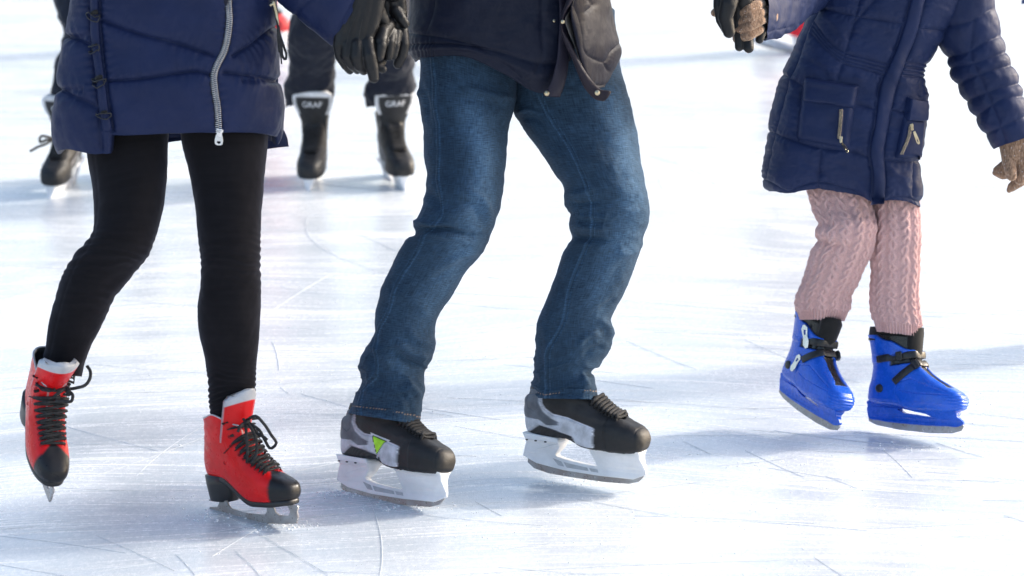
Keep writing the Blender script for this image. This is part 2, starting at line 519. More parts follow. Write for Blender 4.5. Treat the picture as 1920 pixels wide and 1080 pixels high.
# ------------------------------------------------------------------ ice
def b_ice(nt, b, src):
    n = N_(nt); o = n.coord('Object')
    warp = n.n('TexNoise'); n.l(o, warp.inputs['Vector']); warp.inputs['Scale'].default_value = .55; warp.inputs['Detail'].default_value = 1
    vm = n.n('VectorMath', operation='MULTIPLY_ADD'); n.l(warp.outputs['Color'], vm.inputs[0]); vm.inputs[1].default_value = (1.3, 1.3, 0); n.l(o, vm.inputs[2])
    w = vm.outputs[0]
    def layer(ang, sx, sy, a, c, det=3, v=w, loc=0.):
        return n.ramp(n.noise(n.mapv(v, (sx, sy, 1), (0, 0, R(ang)), (loc, loc * .7, 0)), 1, det, .6), a, c)
    s = [layer(7, .9, 70, .62, .68, 1), layer(-11, 1.1, 85, .63, .69, 1, loc=3.), layer(28, 1.0, 110, .64, .70, 1, loc=7.),
         layer(-38, 1.3, 130, .65, .71, 1, loc=11.), layer(62, 1.6, 170, .66, .72, 1, loc=17.), layer(-70, 1.4, 160, .67, .73, 1, loc=29.), layer(2, .6, 38, .63, .72, 2, loc=5.)]
    scr = s[0]
    for q in s[1:]: scr = n.math('MAXIMUM', scr, q)
    band = n.noise(n.mapv(w, (.8, 3.2, 1), (0, 0, R(6))), 1, 6, .66)
    band2 = n.noise(n.mapv(w, (1.8, 9, 1), (0, 0, R(-12)), (4, 2, 0)), 1, 6, .68)
    cloud = n.noise(w, 1.7, 8, .70, .4)
    frost = n.noise(n.mapv(o, (1, .6, 1)), 85, 4, .75)
    grain = n.noise(n.mapv(o, (1, .5, 1)), 300, 2, .6)
    f = n.math('ADD', n.math('MULTIPLY', band, .35), n.math('MULTIPLY', band2, .3)); f = n.math('ADD', f, n.math('MULTIPLY', cloud, .35))
    fr = n.ramp(f, .44, .575)                              # 0 bare ice, 1 frosted
    spk = n.ramp(frost, .46, .62)
    gr2 = n.ramp(grain, .42, .66)
    t = n.math('MULTIPLY_ADD', fr, .52, n.math('MULTIPLY', spk, .30), clamp=True)
    t = n.math('MULTIPLY_ADD', gr2, .18, t, clamp=True)
    t = n.math('MULTIPLY_ADD', scr, .50, t, clamp=True)
    c = n.mix(t, (.50, .56, .61), (.80, .825, .84))
    dk = n.math('MAXIMUM', layer(20, .35, 150, .69, .73, 1, loc=23.), layer(-55, .45, 210, .70, .74, 1, loc=31.))
    c = n.mix(n.math('MULTIPLY', dk, .10), c, (.45, .51, .57))
    n.l(c, b.inputs['Base Color'])
    rg = n.math('MULTIPLY_ADD', t, .26, .07); n.l(rg, b.inputs['Roughness'])
    hgt = n.math('MULTIPLY_ADD', scr, .6, n.math('MULTIPLY', frost, .7))
    p = n.bump(hgt, .30, .0026, b)
    p = n.bump(grain, .25, .0009, b, p)
    n.bump(n.math('MULTIPLY_ADD', dk, -1., cloud), .25, .006, b, p)

m_ice = mat('skated_ice', (.8, .85, .9), .3, spec=.5, build=b_ice)
m_ice.node_tree.nodes['Principled BSDF'].inputs['IOR'].default_value = 1.33

bm = bmesh.new()
bmesh.ops.create_grid(bm, x_segments=20, y_segments=20, size=150)
me = bpy.data.meshes.new('ice'); bm.to_mesh(me); bm.free(); me.materials.append(m_ice)
ice = link('ice', me); ice['kind'] = 'structure'; ice.location = (0, 60, 0)
ice['label'] = 'white scratched ice of the skating rink'

# loose ice crumbs thrown up by the blades
def crumbs():
    V = []; Fc = []; o = 0
    bm = bmesh.new(); bmesh.ops.create_icosphere(bm, subdivisions=1, radius=1)
    bv = np.array([v.co[:] for v in bm.verts]); bf = np.array([[v.index for v in f_.verts] for f_ in bm.faces]); bm.free()
    rng = np.random.default_rng(3)
    def add(x, y, r):
        nonlocal o
        j = bv * (r * rng.uniform(.6, 1.3, (len(bv), 3)))
        V.append(j * np.array([1, 1, .55]) + np.array([x, y, r * .15])); Fc.append(bf + o); o += len(bv)
    for k in range(420):
        py = 330 + 760 * rng.random() ** .75; px = rng.uniform(-40, 1960)
        p = P(px, py, groundY(py))
        add(p[0], p[1], .0005 + .0018 * rng.random() ** 6)
    for k in range(150):                                     # strewn in lines along tracks
        py = rng.uniform(420, 1090); px = rng.uniform(0, 1920); L = rng.uniform(.1, .5); ang = rng.normal(.1, .35); p = P(px, py, groundY(py))
        for q in range(int(L * 50)):
            s_ = rng.uniform(-L, L); add(p[0] + s_ * math.cos(ang) + rng.normal(0, .003), p[1] + s_ * math.sin(ang) + s_ * s_ * .12 + rng.normal(0, .003), .0006 + .0018 * rng.random() ** 3)
    for (cx, cy, sp, n_) in ((645, 925, .035, 160), (760, 950, .05, 90), (430, 968, .07, 110), (545, 985, .03, 80), (1070, 905, .05, 60), (1700, 838, .06, 60), (500, 990, .05, 60)):
        Y = groundY(cy); p = P(cx, cy, Y)
        for k in range(n_): add(p[0] + rng.normal(0, sp), p[1] + rng.normal(0, sp * .4), .0008 + .0028 * rng.random() ** 2.5)
    me = newmesh('ice_crumbs', np.concatenate(V), np.concatenate(Fc), M_['snowbit'])
    ob = link('ice_crumbs', me); ob['kind'] = 'stuff'; ob['label'] = 'loose white ice crumbs scattered over the rink'; ob['category'] = 'ice crumbs'
crumbs()

# curved grooves with thrown-up snow left by blades
def tracks():
    rng = np.random.default_rng(11); V = []; Fc = []; MI = []; o = 0
    for k in range(300):
        py = -60 + 1180 * rng.random(); px = rng.uniform(-100, 2020); Y = groundY(py); p = P(px, py, Y)
        L = (rng.uniform(.05, .40) if k % 12 else rng.uniform(.4, 1.2)) * (.5 + Y / 9); a0 = rng.uniform(0, np.pi) if rng.random() < .4 else rng.normal(.12, .35); cur = rng.normal(0, .45)
        n_ = 28; s = np.linspace(-L / 2, L / 2, n_); a = a0 + cur * s; ds = s[1] - s[0]
        x = p[0] + np.cumsum(np.cos(a)) * ds; y = p[1] + np.cumsum(np.sin(a)) * ds; x -= x[n_ // 2] - p[0]; y -= y[n_ // 2] - p[1]
        dark = rng.random() < .02; w = (rng.uniform(.0004, .0008) if dark else rng.uniform(.0005, .0016)) * (Y / 7)**1.6
        ww = w * (.35 + .65 * np.sin(np.linspace(0, np.pi, n_))) * (1 + .3 * rng.normal(0, 1, n_)).clip(.4, 1.6)
        nx, ny = -np.sin(a), np.cos(a)
        z = .0004 + .0001 * (k % 11)
        g = np.stack([np.stack([x + nx * ww * q, y + ny * ww * q, np.full(n_, z + (.0007 if q == 0 and not dark else 0))], -1) for q in (-1, 0, 1)], 1)
        V.append(g.reshape(-1, 3)); i = np.arange(n_ - 1)
        for j in (0, 1): Fc += np.stack([i * 3 + j, (i + 1) * 3 + j, (i + 1) * 3 + j + 1, i * 3 + j + 1], 1).__add__(o).tolist(); MI += [int(dark)] * (n_ - 1)
        o += n_ * 3
    def b_tr(nt, b, src):
        n = N_(nt); o_ = n.coord('Object'); f = n.noise(o_, 45, 4, .7)
        n.l(n.mix(n.ramp(f, .46, .66), (.70, .74, .77), (.84, .86, .875)), b.inputs['Base Color']); n.bump(n.noise(o_, 300, 2), .5, .001, b)
    mw = mat('groove_snow', (.9, .92, .94), .5, build=b_tr); md = mat('groove_dark', (.58, .63, .68), .3)
    ob = link('skate_grooves', newmesh('skate_grooves', np.concatenate(V), Fc, [mw, md], midx=MI)); ob['kind'] = 'stuff'; ob['label'] = 'crossing curved blade grooves cut in the ice'; ob['category'] = 'grooves'
tracks()

# ------------------------------------------------------------------ pose fitting of rigid skates
def rotm(v):
    a = np.linalg.norm(v)
    if a < 1e-9: return np.eye(3)
    k = v / a; K = np.array([[0, -k[2], k[1]], [k[2], 0, -k[0]], [-k[1], k[0], 0]])
    return np.eye(3) + math.sin(a) * K + (1 - math.cos(a)) * K @ K

def euler(yaw, pitch, roll):
    return np.array(Matrix.Rotation(yaw, 3, 'Z') @ Matrix.Rotation(pitch, 3, 'Y') @ Matrix.Rotation(roll, 3, 'X'))

def fit_pose(loc, pix, Y0, yaw, pitch=0., roll=0., wy=60., wr=25., low=None, zc=None):
    """place a rigid local model so that its landmarks fall on the given pixels"""
    loc = np.array(loc, float); pix = np.array(pix, float)
    R0 = euler(yaw, pitch, roll); c = P(*pix.mean(0), Y0) - R0 @ loc.mean(0)
    x = np.concatenate([c, np.zeros(3)])
    def res(x):
        w = loc @ (rotm(x[3:]) @ R0).T + x[:3]
        a, b_ = proj(w)
        return np.concatenate([a - pix[:, 0], b_ - pix[:, 1], [(x[1] - c[1]) * (wy if low is None else 1.)], x[3:] * wr,
                               [] if low is None else [((np.array(low) @ (rotm(x[3:]) @ R0).T)[:, 2].min() + x[2] - zc) * 3000]])
    lam = 1e-2
    for k in range(60):
        r = res(x); J = np.zeros((len(r), 6))
        for i in range(6):
            h = 1e-5; y = x.copy(); y[i] += h; J[:, i] = (res(y) - r) / h
        s = np.linalg.solve(J.T @ J + lam * np.diag(np.diag(J.T @ J)), -J.T @ r)
        if (res(x + s)**2).sum() < (r**2).sum(): x = x + s; lam *= .5
        else: lam *= 3
        return rotm(x[3:]) @ R0, x[:3]

# ------------------------------------------------------------------ boots
def boot_grid(secs, sole, M=150, N=160, ew=.72):
    """secs: h,x0,x1,wf,wh,fade ; section plane height = h + fade*sole(x)"""
    S = spline([(s[0] * 3, s[1], s[2], s[3], s[4], s[5]) for s in secs], M); S[:, 0] /= 3
    a = np.linspace(0, 2 * np.pi, N, endpoint=False)
    ca, sa = np.cos(a)[None], np.sin(a)[None]
    x0, x1 = S[:, 1:2], S[:, 2:3]
    u = (1 - ca) / 2
    x = x1 - (x1 - x0) * u
    hw = (S[:, 3:4] * (1 - sstep(.1, .85, u)) + S[:, 4:5] * sstep(.1, .85, u)) / 2
    e2 = ew if not hasattr(ew, '__len__') else (ew[0] * (1 - sstep(.0, .5, u)) + ew[1] * sstep(.0, .5, u))
    y = hw * np.sign(sa) * np.abs(sa)**e2
    z = S[:, 0:1] + S[:, 5:6] * sole(x)
    return np.stack([x, y, z], -1), np.broadcast_to(a[None], x.shape), S

def close_bottom(G):
    c = G[0].mean(0)
    rings = [(c + (G[0] - c) * s)[None] for s in (.02, .5, .92)]
    for r_ in rings: r_[..., 2] = G[0][None, :, 2]
    return np.concatenate(rings + [G], 0)

def inner_lip(G, inset, depth):
    c = G[-1].mean(0)
    out = [G]
    for s, dz in ((inset, .001), (inset * .97, -depth * .4), (inset * .92, -depth)):
        q = c + (G[-1] - c) * s; q = q + np.array([0, 0, dz]); out.append(q[None])
    out.append((c + (G[-1] - c) * .03 - np.array([0, 0, depth]))[None])
    return np.concatenate(out, 0)

def par_on(bvh, C, n, s, off):
    """surface point above an axis point, displaced sideways by s (parallel ray)"""
    n = Vector([float(q) for q in n]).normalized(); h = bvh.ray_cast(Vector((C[0], s, C[2])) , n)
    if h[0] is None or (h[0] - Vector((C[0], s, C[2]))).length > .09 or h[1].dot(n) < .05:
        return local_on(bvh, C, np.array(n) * .05 + np.array([0, s * 1.1, 0]), off)
    return h[0] + h[1] * off

def local_on(bvh, C, d, off):
    d = Vector(d); d.normalize(); C = Vector(C)
    h = bvh.ray_cast(C, d)
    if h[0] is None: return C + d * .04
    return h[0] + d * off

def lace_rows(bvh, rows, gap, off=.003, r=.0028, flat=.45, cross=True, wob=0.0, hook=0., both=True):
    """rows: list of (C (x,z), direction angle from +x towards +z); laces zig-zag over the gap"""
    grids = []
    rng = random.Random(5)
    def row(k, s, lift=off):
        lift = lift + (hook * float(sstep(8.2, 9.5, k)) if hook else 0)
        i = int(min(k, len(rows) - 1.001)); t = k - i
        (a, b_, an), (c, d_, bn) = rows[i], rows[min(i + 1, len(rows) - 1)]
        x = a * (1 - t) + c * t; z = b_ * (1 - t) + d_ * t; ang = an * (1 - t) + bn * t
        n = np.array([math.cos(ang), 0, math.sin(ang)])
        return par_on(bvh, (x, 0, z), n, s, lift)
    K = len(rows)
    for k in range(K):
        # straight bar
        g = gap[k] if isinstance(gap, (list, tuple)) else gap
        pts = [row(k, g * s, off * (.35 + .9 * (1 - s**6) + .5 * (1 - s * s))) for s in np.linspace(-1.06, 1.06, 17)]
        grids.append(tube(pts, r, 8, flat, up=[1, 0, 1]))
        if cross and k < K - 1:
            for sg in ((1, -1) if both or k % 2 else (1,)):
                pts = [row(k + (s + 1) / 2, sg * g * s, off * (1.5 + 1.1 * (1 - s * s) + (.6 if sg > 0 else 0))) for s in np.linspace(-1, 1, 13)]
                grids.append(tube(pts, r, 8, flat, up=[1, 0, 1]))
    return grids

def xf(me, Rm, t):
    M4 = Matrix.Identity(4)
    for i in range(3):
        for j in range(3): M4[i][j] = float(Rm[i][j])
        M4[i][3] = float(t[i])
    me.transform(M4); return me

def box_grid(c, sx, sy, sz, bev=.15):
    """rounded box as a superellipsoid grid"""
    u = np.linspace(-np.pi / 2, np.pi / 2, 13)[:, None]; v = np.linspace(0, 2 * np.pi, 24, endpoint=False)[None]
    p = lambda q: np.sign(q) * np.abs(q)**bev
    G = np.stack([p(np.cos(u)) * p(np.cos(v)) * sx / 2, p(np.cos(u)) * p(np.sin(v)) * sy / 2, p(np.sin(u)) * sz / 2 + 0 * v], -1)
    return G + np.array(c)

# ---- figure skate (red leather, black toe and laces)
FS_SOLE = lambda x: .045 * (1 - sstep(.06, .165, x)) + .004 * sstep(.2, .26, x)
FS_SECS = [(.000, .010, .246, .068, .052, 1.), (.008, .001, .257, .084, .062, 1.), (.022, -.002, .261, .090, .066, 1.), (.036, -.003, .256, .089, .067, 1.),
           (.047, -.002, .240, .086, .066, .97), (.056, .0, .220, .083, .066, .93), (.068, .002, .197, .079, .066, .88), (.082, .005, .175, .076, .066, .84),
           (.100, .009, .154, .074, .067, .8), (.120, .011, .139, .074, .069, .78), (.140, .013, .131, .076, .070, .77), (.152, .013, .130, .078, .073, .77)]
def make_figure_skate(root, pose, side, lacebow=None):
    Rm, t = pose
    G, A, S = boot_grid(FS_SECS, FS_SOLE, 200, 220, (.66, .8))
    h = np.broadcast_to(S[:, 0:1], A.shape)
    x, y, z = G[..., 0], G[..., 1], G[..., 2]
    G[..., 2] -= .012 * sstep(.10, .150, h) * sstep(.07, .02, x); z = G[..., 2]
    # shallow throat down the front, panel seams, leather wrinkles at the ankle
    nrm = gnormals(G)
    front = np.exp(-(y / .016)**2) * (x > .5 * (S[:, 1:2] + S[:, 2:3])) * sstep(.05, .075, h)
    seam = np.abs(x - (.185 - 1.1 * (h - .02)) - .012 * np.sin(h * 60)); seam2 = np.abs(h - .012)
    d = -.004 * front - .0008 * np.exp(-(seam / .0016)**2) * (h < .1) - .0006 * np.exp(-(seam2 / .001)**2)
    d = d + .0007 * fbm(x * 24, y * 24, z * 36, 3) * sstep(.02, .06, h) + .0012 * np.sin((z - .3 * x) * 260) * np.exp(-((h - .1) / .022)**2) * sstep(.03, 0., x) 
    G = G + nrm * d[..., None]
    col = np.empty(G.shape); col[:] = (.70, .008, .010)
    # back stay and collar
    toe = (x > .185 + 1.9 * (y)**2 / .04 + .35 * (h - .03) * (h > .03)) & (h < .2)
    wing = x - (.214 - .9 * np.clip(.024 - np.abs(y), 0, 1))
    toe = (wing > .0) & (h < .075)
    col = paintm(col, (front > .5) & (np.abs(y) > .011), (.42, .43, .45), 1)
    col = paintm(col, toe, (.016, .016, .018), 1)
    col[h > .1495] = (.45, .46, .48)
    G2 = close_bottom(G); col2 = np.concatenate([np.tile(col[:1] * 0 + .016, (3, 1, 1)), col], 0)
    G3 = inner_lip(G2, .88, .03); col3 = np.concatenate([col2, np.full((G3.shape[0] - G2.shape[0],) + col.shape[1:], .05)], 0)
    me = gridmesh('ice_skate', G3, M_['vinyl'], col=col3)
    bv = bvh_of(me)
    boot = link('ice_skate', xf(me, Rm, t), root)
    # sole and heel follow the boot's plan outline
    ring = G[8]; c = ring.mean(0); rr = []
    for sc, dz in ((.95, .006), (1.0, .005), (1.03, .001), (1.025, -.004), (.99, -.0065), (.5, -.0075), (.02, -.0075)):
        q = c + (ring - c) * np.array([1 + (sc - 1) * .45 if sc > .9 else sc, sc, 1]); q[:, 2] = FS_SOLE(np.clip(q[:, 0], 0, .3)) + dz; rr.append(q)
    link('sole', xf(gridmesh('sole', np.array(rr), M_['black']), Rm, t), root, boot)
    rr = []; aa = np.linspace(0, 2 * np.pi, 48, endpoint=False); sq = lambda v, p: np.sign(v) * np.abs(v)**p
    for zz, x0, x1, hw in ((.050, .000, .086, .0275), (.030, .002, .082, .0265), (.010, .006, .077, .0250), (-.002, .009, .074, .0240), (-.005, .010, .073, .0230), (-.005, .03, .05, .01)):
        rr.append(np.stack([(x0 + x1) / 2 + (x1 - x0) / 2 * sq(np.cos(aa), .8), hw * sq(np.sin(aa), .8), zz + 0 * aa], -1))
    link('heel', xf(gridmesh('heel', np.array(rr), M_['black'], caps=True), Rm, t), root, boot)
    # blade with its two stanchions and toe pick
    outl = [(-.012, -.030), (-.004, -.023), (.018, -.022), (.026, -.012), (.028, -.004), (.050, -.004), (.053, -.016), (.062, -.023), (.110, -.030), (.162, -.030), (.170, -.022),
            (.172, -.006), (.262, -.004), (.263, -.010), (.259, -.018), (.261, -.030), (.2575, -.033), (.2590, -.0365), (.2540, -.0385), (.2550, -.042), (.248, -.0430), (.22, -.0455), (.16, -.0475), (.09, -.0455), (.03, -.0405), (-.008, -.035)]
    hole = [(.189, -.007), (.234, -.007), (.240, -.018), (.234, -.028), (.205, -.029), (.194, -.022)]
    bl = shape2d('blade', [outl, hole], .0042, M_['blade'], .0004)
    pl = shape2d('plate', [[(.015, -.0045), (.068, -.0045), (.068, -.002), (.015, -.002)]], .04, M_['blade'], .0004)
    link('blade', xf(bl, Rm, t), root, boot)
    link('sole_plate', xf(pl, Rm, t), root, boot)
    # tongue with pale padded rim
    K = 36; tt = np.linspace(0, 1, K)
    T = []
    for q in tt:
        zc = .125 + q * .112; xc = .117 + .035 * q; w = .036 + .008 * q - .010 * float(sstep(.90, 1.0, q))
        ring = []
        for s in np.linspace(-1, 1, 24): ring.append((xc + .005 - .034 * s * s, w * s, zc - .012 * s * s * q))
        for s in np.linspace(1, -1, 24): ring.append((xc - .006 - .034 * s * s, w * .93 * s, zc - .012 * s * s * q))
        T.append(ring)
    T = np.array(T); tc = np.empty(T.shape); tc[:] = (.70, .008, .010); tc[int(K * .80):] = (.50, .51, .53)
    tc[:, 24:] = (.5, .51, .53)
    T = np.concatenate([T, (T[-1].mean(0) + (T[-1] - T[-1].mean(0)) * np.array([.2, .9, 1]))[None]], 0); tc = np.concatenate([tc, tc[-1:]], 0)
    tm = gridmesh('tongue', T, M_['vinyl'], col=tc, caps=True)
    link('tongue', xf(tm, Rm, t), root, boot)
    # laces: close rows over the instep, wide hooks above
    rows = []
    for k in range(9):
        q = k / 8; rows.append((.172 - .094 * q, .022 + .052 * q + .020 * q * q, R(60 - 24 * q)))
    for k in range(3):
        q = k / 2; rows.append((.072 - .006 * q, .128 + .036 * q, R(16 - 8 * q)))
    gap = [.0235 + .0012 * k for k in range(9)] + [.0345, .0365, .0375]
    gr = lace_rows(bv, rows, gap, .0036, .0029, .34, hook=.009, both=False)
    lm = merge('laces', gr, M_['lace'])
    link('laces', xf(lm, Rm, t), root, boot)
    # eyelets
    ey = []
    for k, (a, b_, an) in enumerate(rows):
        for sg in (-1, 1):
            n = np.array([math.cos(an), 0, math.sin(an)]); c = par_on(bv, (a, 0, b_), n, sg * gap[k] * 1.08, .0006)
            dn = Vector((n * .6 + np.array([0, sg * .8, 0])).tolist()).normalized(); u = Vector((0, 0, 1)).cross(dn).normalized(); w = dn.cross(u)
            ey.append(tube([c + (u * math.cos(q) + w * math.sin(q)) * .0034 for q in np.linspace(0, 2 * np.pi, 12, endpoint=False)], .0011, 6, closed=True, up=list(dn)))
    for e_ in ey: link('eyelet', xf(gridmesh('eyelet', e_, M_['vinyl'], col=np.broadcast_to(np.array((.5, .01, .015)), e_.shape)), Rm, t), root, boot)
    return boot

# ---- hockey skate
HS_SOLE = lambda x: .013 * (1 - sstep(.08, .17, x)) + .006 * np.exp(-((x - .12) / .03)**2)
HS_SECS = [(.000, .008, .280, .078, .056, 1.), (.005, .001, .291, .092, .066, 1.), (.018, -.004, .298, .096, .070, 1.), (.034, -.006, .298, .096, .072, 1.),
           (.045, -.007, .292, .093, .073, 1.), (.053, -.007, .281, .089, .073, .95), (.060, -.006, .262, .086, .073, .9), (.069, -.005, .240, .086, .075, .88), (.079, -.004, .214, .082, .075, .85),
           (.090, .004, .196, .076, .072, .8), (.102, .010, .180, .074, .072, .75), (.112, .014, .168, .070, .070, .7), (.120, .016, .160, .069, .068, .7)]
HS_TALL = HS_SECS[:-4] + [(.090, .002, .194, .080, .074, .8), (.108, .004, .172, .080, .077, .75), (.128, .004, .154, .082, .080, .7), (.150, .000, .144, .086, .084, .7), (.160, -.002, .143, .088, .086, .7)]
def hz(X, Y, ox=170., sc=1095.):     # photo outline of the side panel -> boot x,z
    fx = (X - ox) / sc; s = np.interp(X, [100, 200, 450, 600, 700, 850, 1250], [440, 450, 508, 568, 606, 634, 645])
    x = fx * .297 - .005
    return x, float((s - Y) / 4000. + HS_SOLE(x))
def hpoly(p): return [hz(*q) for q in p]
HP_SILVER = hpoly([(365, 110), (372, 170), (400, 240), (490, 318), (640, 382), (890, 448), (890, 640), (700, 615), (690, 540), (500, 450), (345, 378), (205, 440), (100, 460), (100, 110)])
HP_SILV2 = hpoly([(372, 100), (385, 182), (410, 240), (495, 316), (640, 380), (888, 445)])
HP_GREY = hpoly([(100, 60), (352, 60), (358, 180), (390, 262), (480, 345), (553, 402), (545, 428), (430, 392), (340, 330), (180, 300), (100, 298)])
HP_BLACKQ = hpoly([(190, 470), (220, 442), (345, 380), (500, 452), (688, 542), (712, 600), (700, 700), (190, 640)])
def make_hockey_skate(root, pose, outer, detail=True, plain=False, tongue=False):
    """outer: +1/-1 side of the boot (local y) that carries the green triangle"""
    Rm, t = pose
    G, A, S = boot_grid(HS_TALL if tongue else HS_SECS, HS_SOLE, *((150, 160) if plain else (250, 300)), (.56, .74))
    h = np.broadcast_to(S[:, 0:1], A.shape)
    x, y, z = G[..., 0].copy(), G[..., 1].copy(), G[..., 2].copy()
    nrm = gnormals(G)
    topz = z - 0
    capd = x - (.214 + .10 * np.clip(.05 - h, -.02, .03) + .032 * np.exp(-(y / .024)**2)); cap = capd > 0
    throat = np.exp(-(y / .017)**2) * (x > .5 * (S[:, 1:2] + S[:, 2:3])) * (capd < 0) * sstep(.05, .07, h)
    d = -.0045 * throat + .0018 * sstep(-.001, .002, capd) - .0006 * np.exp(-((x - .284) / .0012)**2)
    silver = inpoly(x, z, HP_SILVER); grey = inpoly(x, z, HP_GREY); bq = inpoly(x, z, HP_BLACKQ)
    ds, _, _ = segdist(x, z, HP_SILV2)
    d = d + .0016 * blur(silver & ~bq) + .0004 * blur(grey)
    for q in (HP_SILVER, HP_GREY, HP_BLACKQ):
        dq, _, _ = segdist(x, z, q + [q[0]]); d = d - .0012 * np.exp(-(dq / .0016)**2) * (x < .215)
    d = d - .0006 * (bq & (np.sin(x * 1900 + z * 900) > 0))
    de, _, _ = segdist(x, z, [(.012, .075), (.03, .068), (.042, .078), (.040, .105), (.02, .11), (.010, .10), (.012, .075)]); d = d - .0015 * np.exp(-(de / .0013)**2)
    d = d + .0006 * fbm(x * 60, y * 60, z * 60, 3)
    G = G + nrm * d[..., None]
    col = np.empty(G.shape); col[:] = (.019, .0175, .018)
    if not plain or True:
        col = paintm(col, silver & (x < .214), (.50, .51, .55)); col = paintm(col, grey & (x < .214), (.12, .13, .15))
        col = paintm(col, bq, (.022, .021, .022))
        dln = np.minimum(segdist(x, z, HP_SILV2)[0], 9); col = paintm(col, (dln < .0022) & (x < .212), (.50, .50, .55))
        dl2 = segdist(x, z, hpoly([(205, 440), (345, 379), (500, 450), (690, 540), (712, 600)]))[0]; col = paintm(col, (dl2 < .0012) & (x < .212), (.50, .50, .55))
        st = np.minimum.reduce([np.abs(x - q) for q in (.1890, .1925)]); col[(st < .0006) & silver & (np.abs(y) > .02)] = (.68, .68, .7)
        tri = [(.112, .066), (.153, .057), (.128, .027)]
        if outer:
            s = inpoly(x, z, tri) & (np.sign(y) == outer); b2 = inpoly(x, z, [(.104, .072), (.163, .060), (.128, .018)]) & (np.sign(y) == outer) & ~s
            col[b2] = (.52, .53, .56); col[s] = (.42, .80, .03)
            e, _, _ = segdist(x, z, tri + [tri[0]]); col[(e < .0009) & (np.sign(y) == outer)] = (.03, .03, .03)
    col = paintm(col, cap, (.014, .014, .015))
    worn = cap & (x > .2905) & (h > .012) & (h < .05); col = paintm(col, worn, (.036, .031, .025), 3)
    col[(z < .006 + HS_SOLE(x) * 1.) & (z > -1)] = (.012, .012, .013)
    if plain:
        col[silver & (x < .214)] = (.04, .042, .045); col[grey & (x < .214)] = (.06, .065, .07); col[(h < .035) & (x < .2) & (x > .1)] = (.3, .32, .34)
        if outer:
            s2 = inpoly(x, z, [(.128, .062), (.162, .058), (.143, .030)]) & (np.sign(y) == outer); col[s2] = (.42, .80, .03)
        col[cap] = (.018, .018, .019)
    G2 = close_bottom(G); col2 = np.concatenate([np.tile(col[:1] * 0 + .012, (3, 1, 1)), col], 0)
    G3 = inner_lip(G2, .9, .04); col3 = np.concatenate([col2, np.full((G3.shape[0] - G2.shape[0],) + col.shape[1:], .03)], 0)
    me = gridmesh('ice_skate', G3, M_['rubber'], col=col3)
    bv = bvh_of(me)
    boot = link('ice_skate', xf(me, Rm, t), root)
    # white holder
    outl = [(.000, .014), (.088, .012), (.090, .004), (.084, -.012), (.070, -.029), (.076, -.035), (.100, -.040), (.140, -.044), (.172, -.046), (.179, -.042), (.172, -.02), (.163, -.002), (.160, .003),
            (.286, .003), (.287, -.004), (.286, -.014), (.296, -.040), (.296, -.048), (.268, -.060), (.18, -.062), (.09, -.060), (.02, -.052), (-.012, -.040), (-.010, -.034), (.006, .004)]
    win = [[(.066, -.038), (.086, -.043), (.092, -.053), (.078, -.052)], [(.093, -.044), (.152, -.0495), (.155, -.056), (.100, -.0545)], [(.158, -.050), (.178, -.0505), (.180, -.0565), (.162, -.056)]]
    hm = shape2d('blade_holder', [outl], .030, M_['holder'], .002)
    bmm = bmesh.new(); bmm.from_mesh(hm)
    bmesh.ops.subdivide_edges(bmm, edges=[e for e in bmm.edges if abs(e.verts[0].co.z - e.verts[1].co.z) > .012], cuts=3)
    bmm.to_mesh(hm); bmm.free()
    def wz(zz, xx): return (.0050 + .012 * float(sstep(-.05, -.004, zz)) + .013 * float(sstep(-.006, .006, zz))) / .015 * (1 - .35 * float(sstep(.27, .3, xx))) * (1 - .25 * float(sstep(.02, -.02, xx)))
    for v in hm.vertices: v.co.y *= wz(v.co.z, v.co.x)
    ho = link('blade_holder', xf(hm, Rm, t), root, boot)
    rec = []
    for lp in win:
        for sg in (-1, 1):
            r_ = shape2d('recess', [lp], .0012, M_['felt'], .0003)
            for v in r_.vertices: v.co.y += sg * (.015 * wz(v.co.z, v.co.x) + .0003)
            rec.append(r_)
    for r_ in rec: link('holder_window', xf(r_, Rm, t), root, ho)
    rv = []
    for xx in (.012, .035, .06, .19, .21, .235, .26):
        for sg in (-1, 1): rv.append(box_grid((xx, sg * .030, .000 + float(HS_SOLE(xx)) * .2), .006, .004, .003, .7))
    for r_ in (rv if not plain else []): link('rivet', xf(gridmesh('rivet', r_, M_['black']), Rm, t), root, ho)
    bo = [(-.002, -.042), (.29, -.046), (.292, -.054), (.280, -.066), (.255, -.0735), (.20, -.0765), (.12, -.0765), (.05, -.074), (.012, -.067), (-.004, -.055)]
    bl = shape2d('blade', [bo], .0034, M_['blade'], .0003); link('blade', xf(bl, Rm, t), root, boot)
    rows = []
    for k in range(10):
        q = k / 9; rows.append(((.222 - .092 * q, .026 + .048 * q + .010 * q * q, R(72 - 30 * q)) if not tongue else (.205 - .105 * q, .026 + .055 * q + .030 * q * q, R(70 - 42 * q))))
    gap = [(.023 if not tongue else .018) + .0012 * k for k in range(10)]
    gr = lace_rows(bv, rows, gap, .0044, .0038, .5, both=False)
    for k in range(0, 9):       # eyestay tabs
        pass
    link('laces', xf(merge('laces', gr, M_['lace']), Rm, t), root, boot)
    ey = []
    for k, (a, b_, an) in enumerate(rows):
        for sg in (-1, 1):
            n = np.array([math.cos(an), 0, math.sin(an)]); c = par_on(bv, (a, 0, b_), n, sg * gap[k] * 1.10, .0002)
            dn = Vector((n * .6 + np.array([0, sg * .8, 0])).tolist()).normalized(); u = Vector((0, 0, 1)).cross(dn).normalized(); w = dn.cross(u)
            ey.append(tube([c + (u * math.cos(q) + w * math.sin(q)) * .0030 for q in np.linspace(0, 2 * np.pi, 12, endpoint=False)], .0009, 6, closed=True, up=list(dn)))
    if not plain:
        for e_ in ey: link('eyelet', xf(gridmesh('eyelet', e_, M_['black']), Rm, t), root, boot)
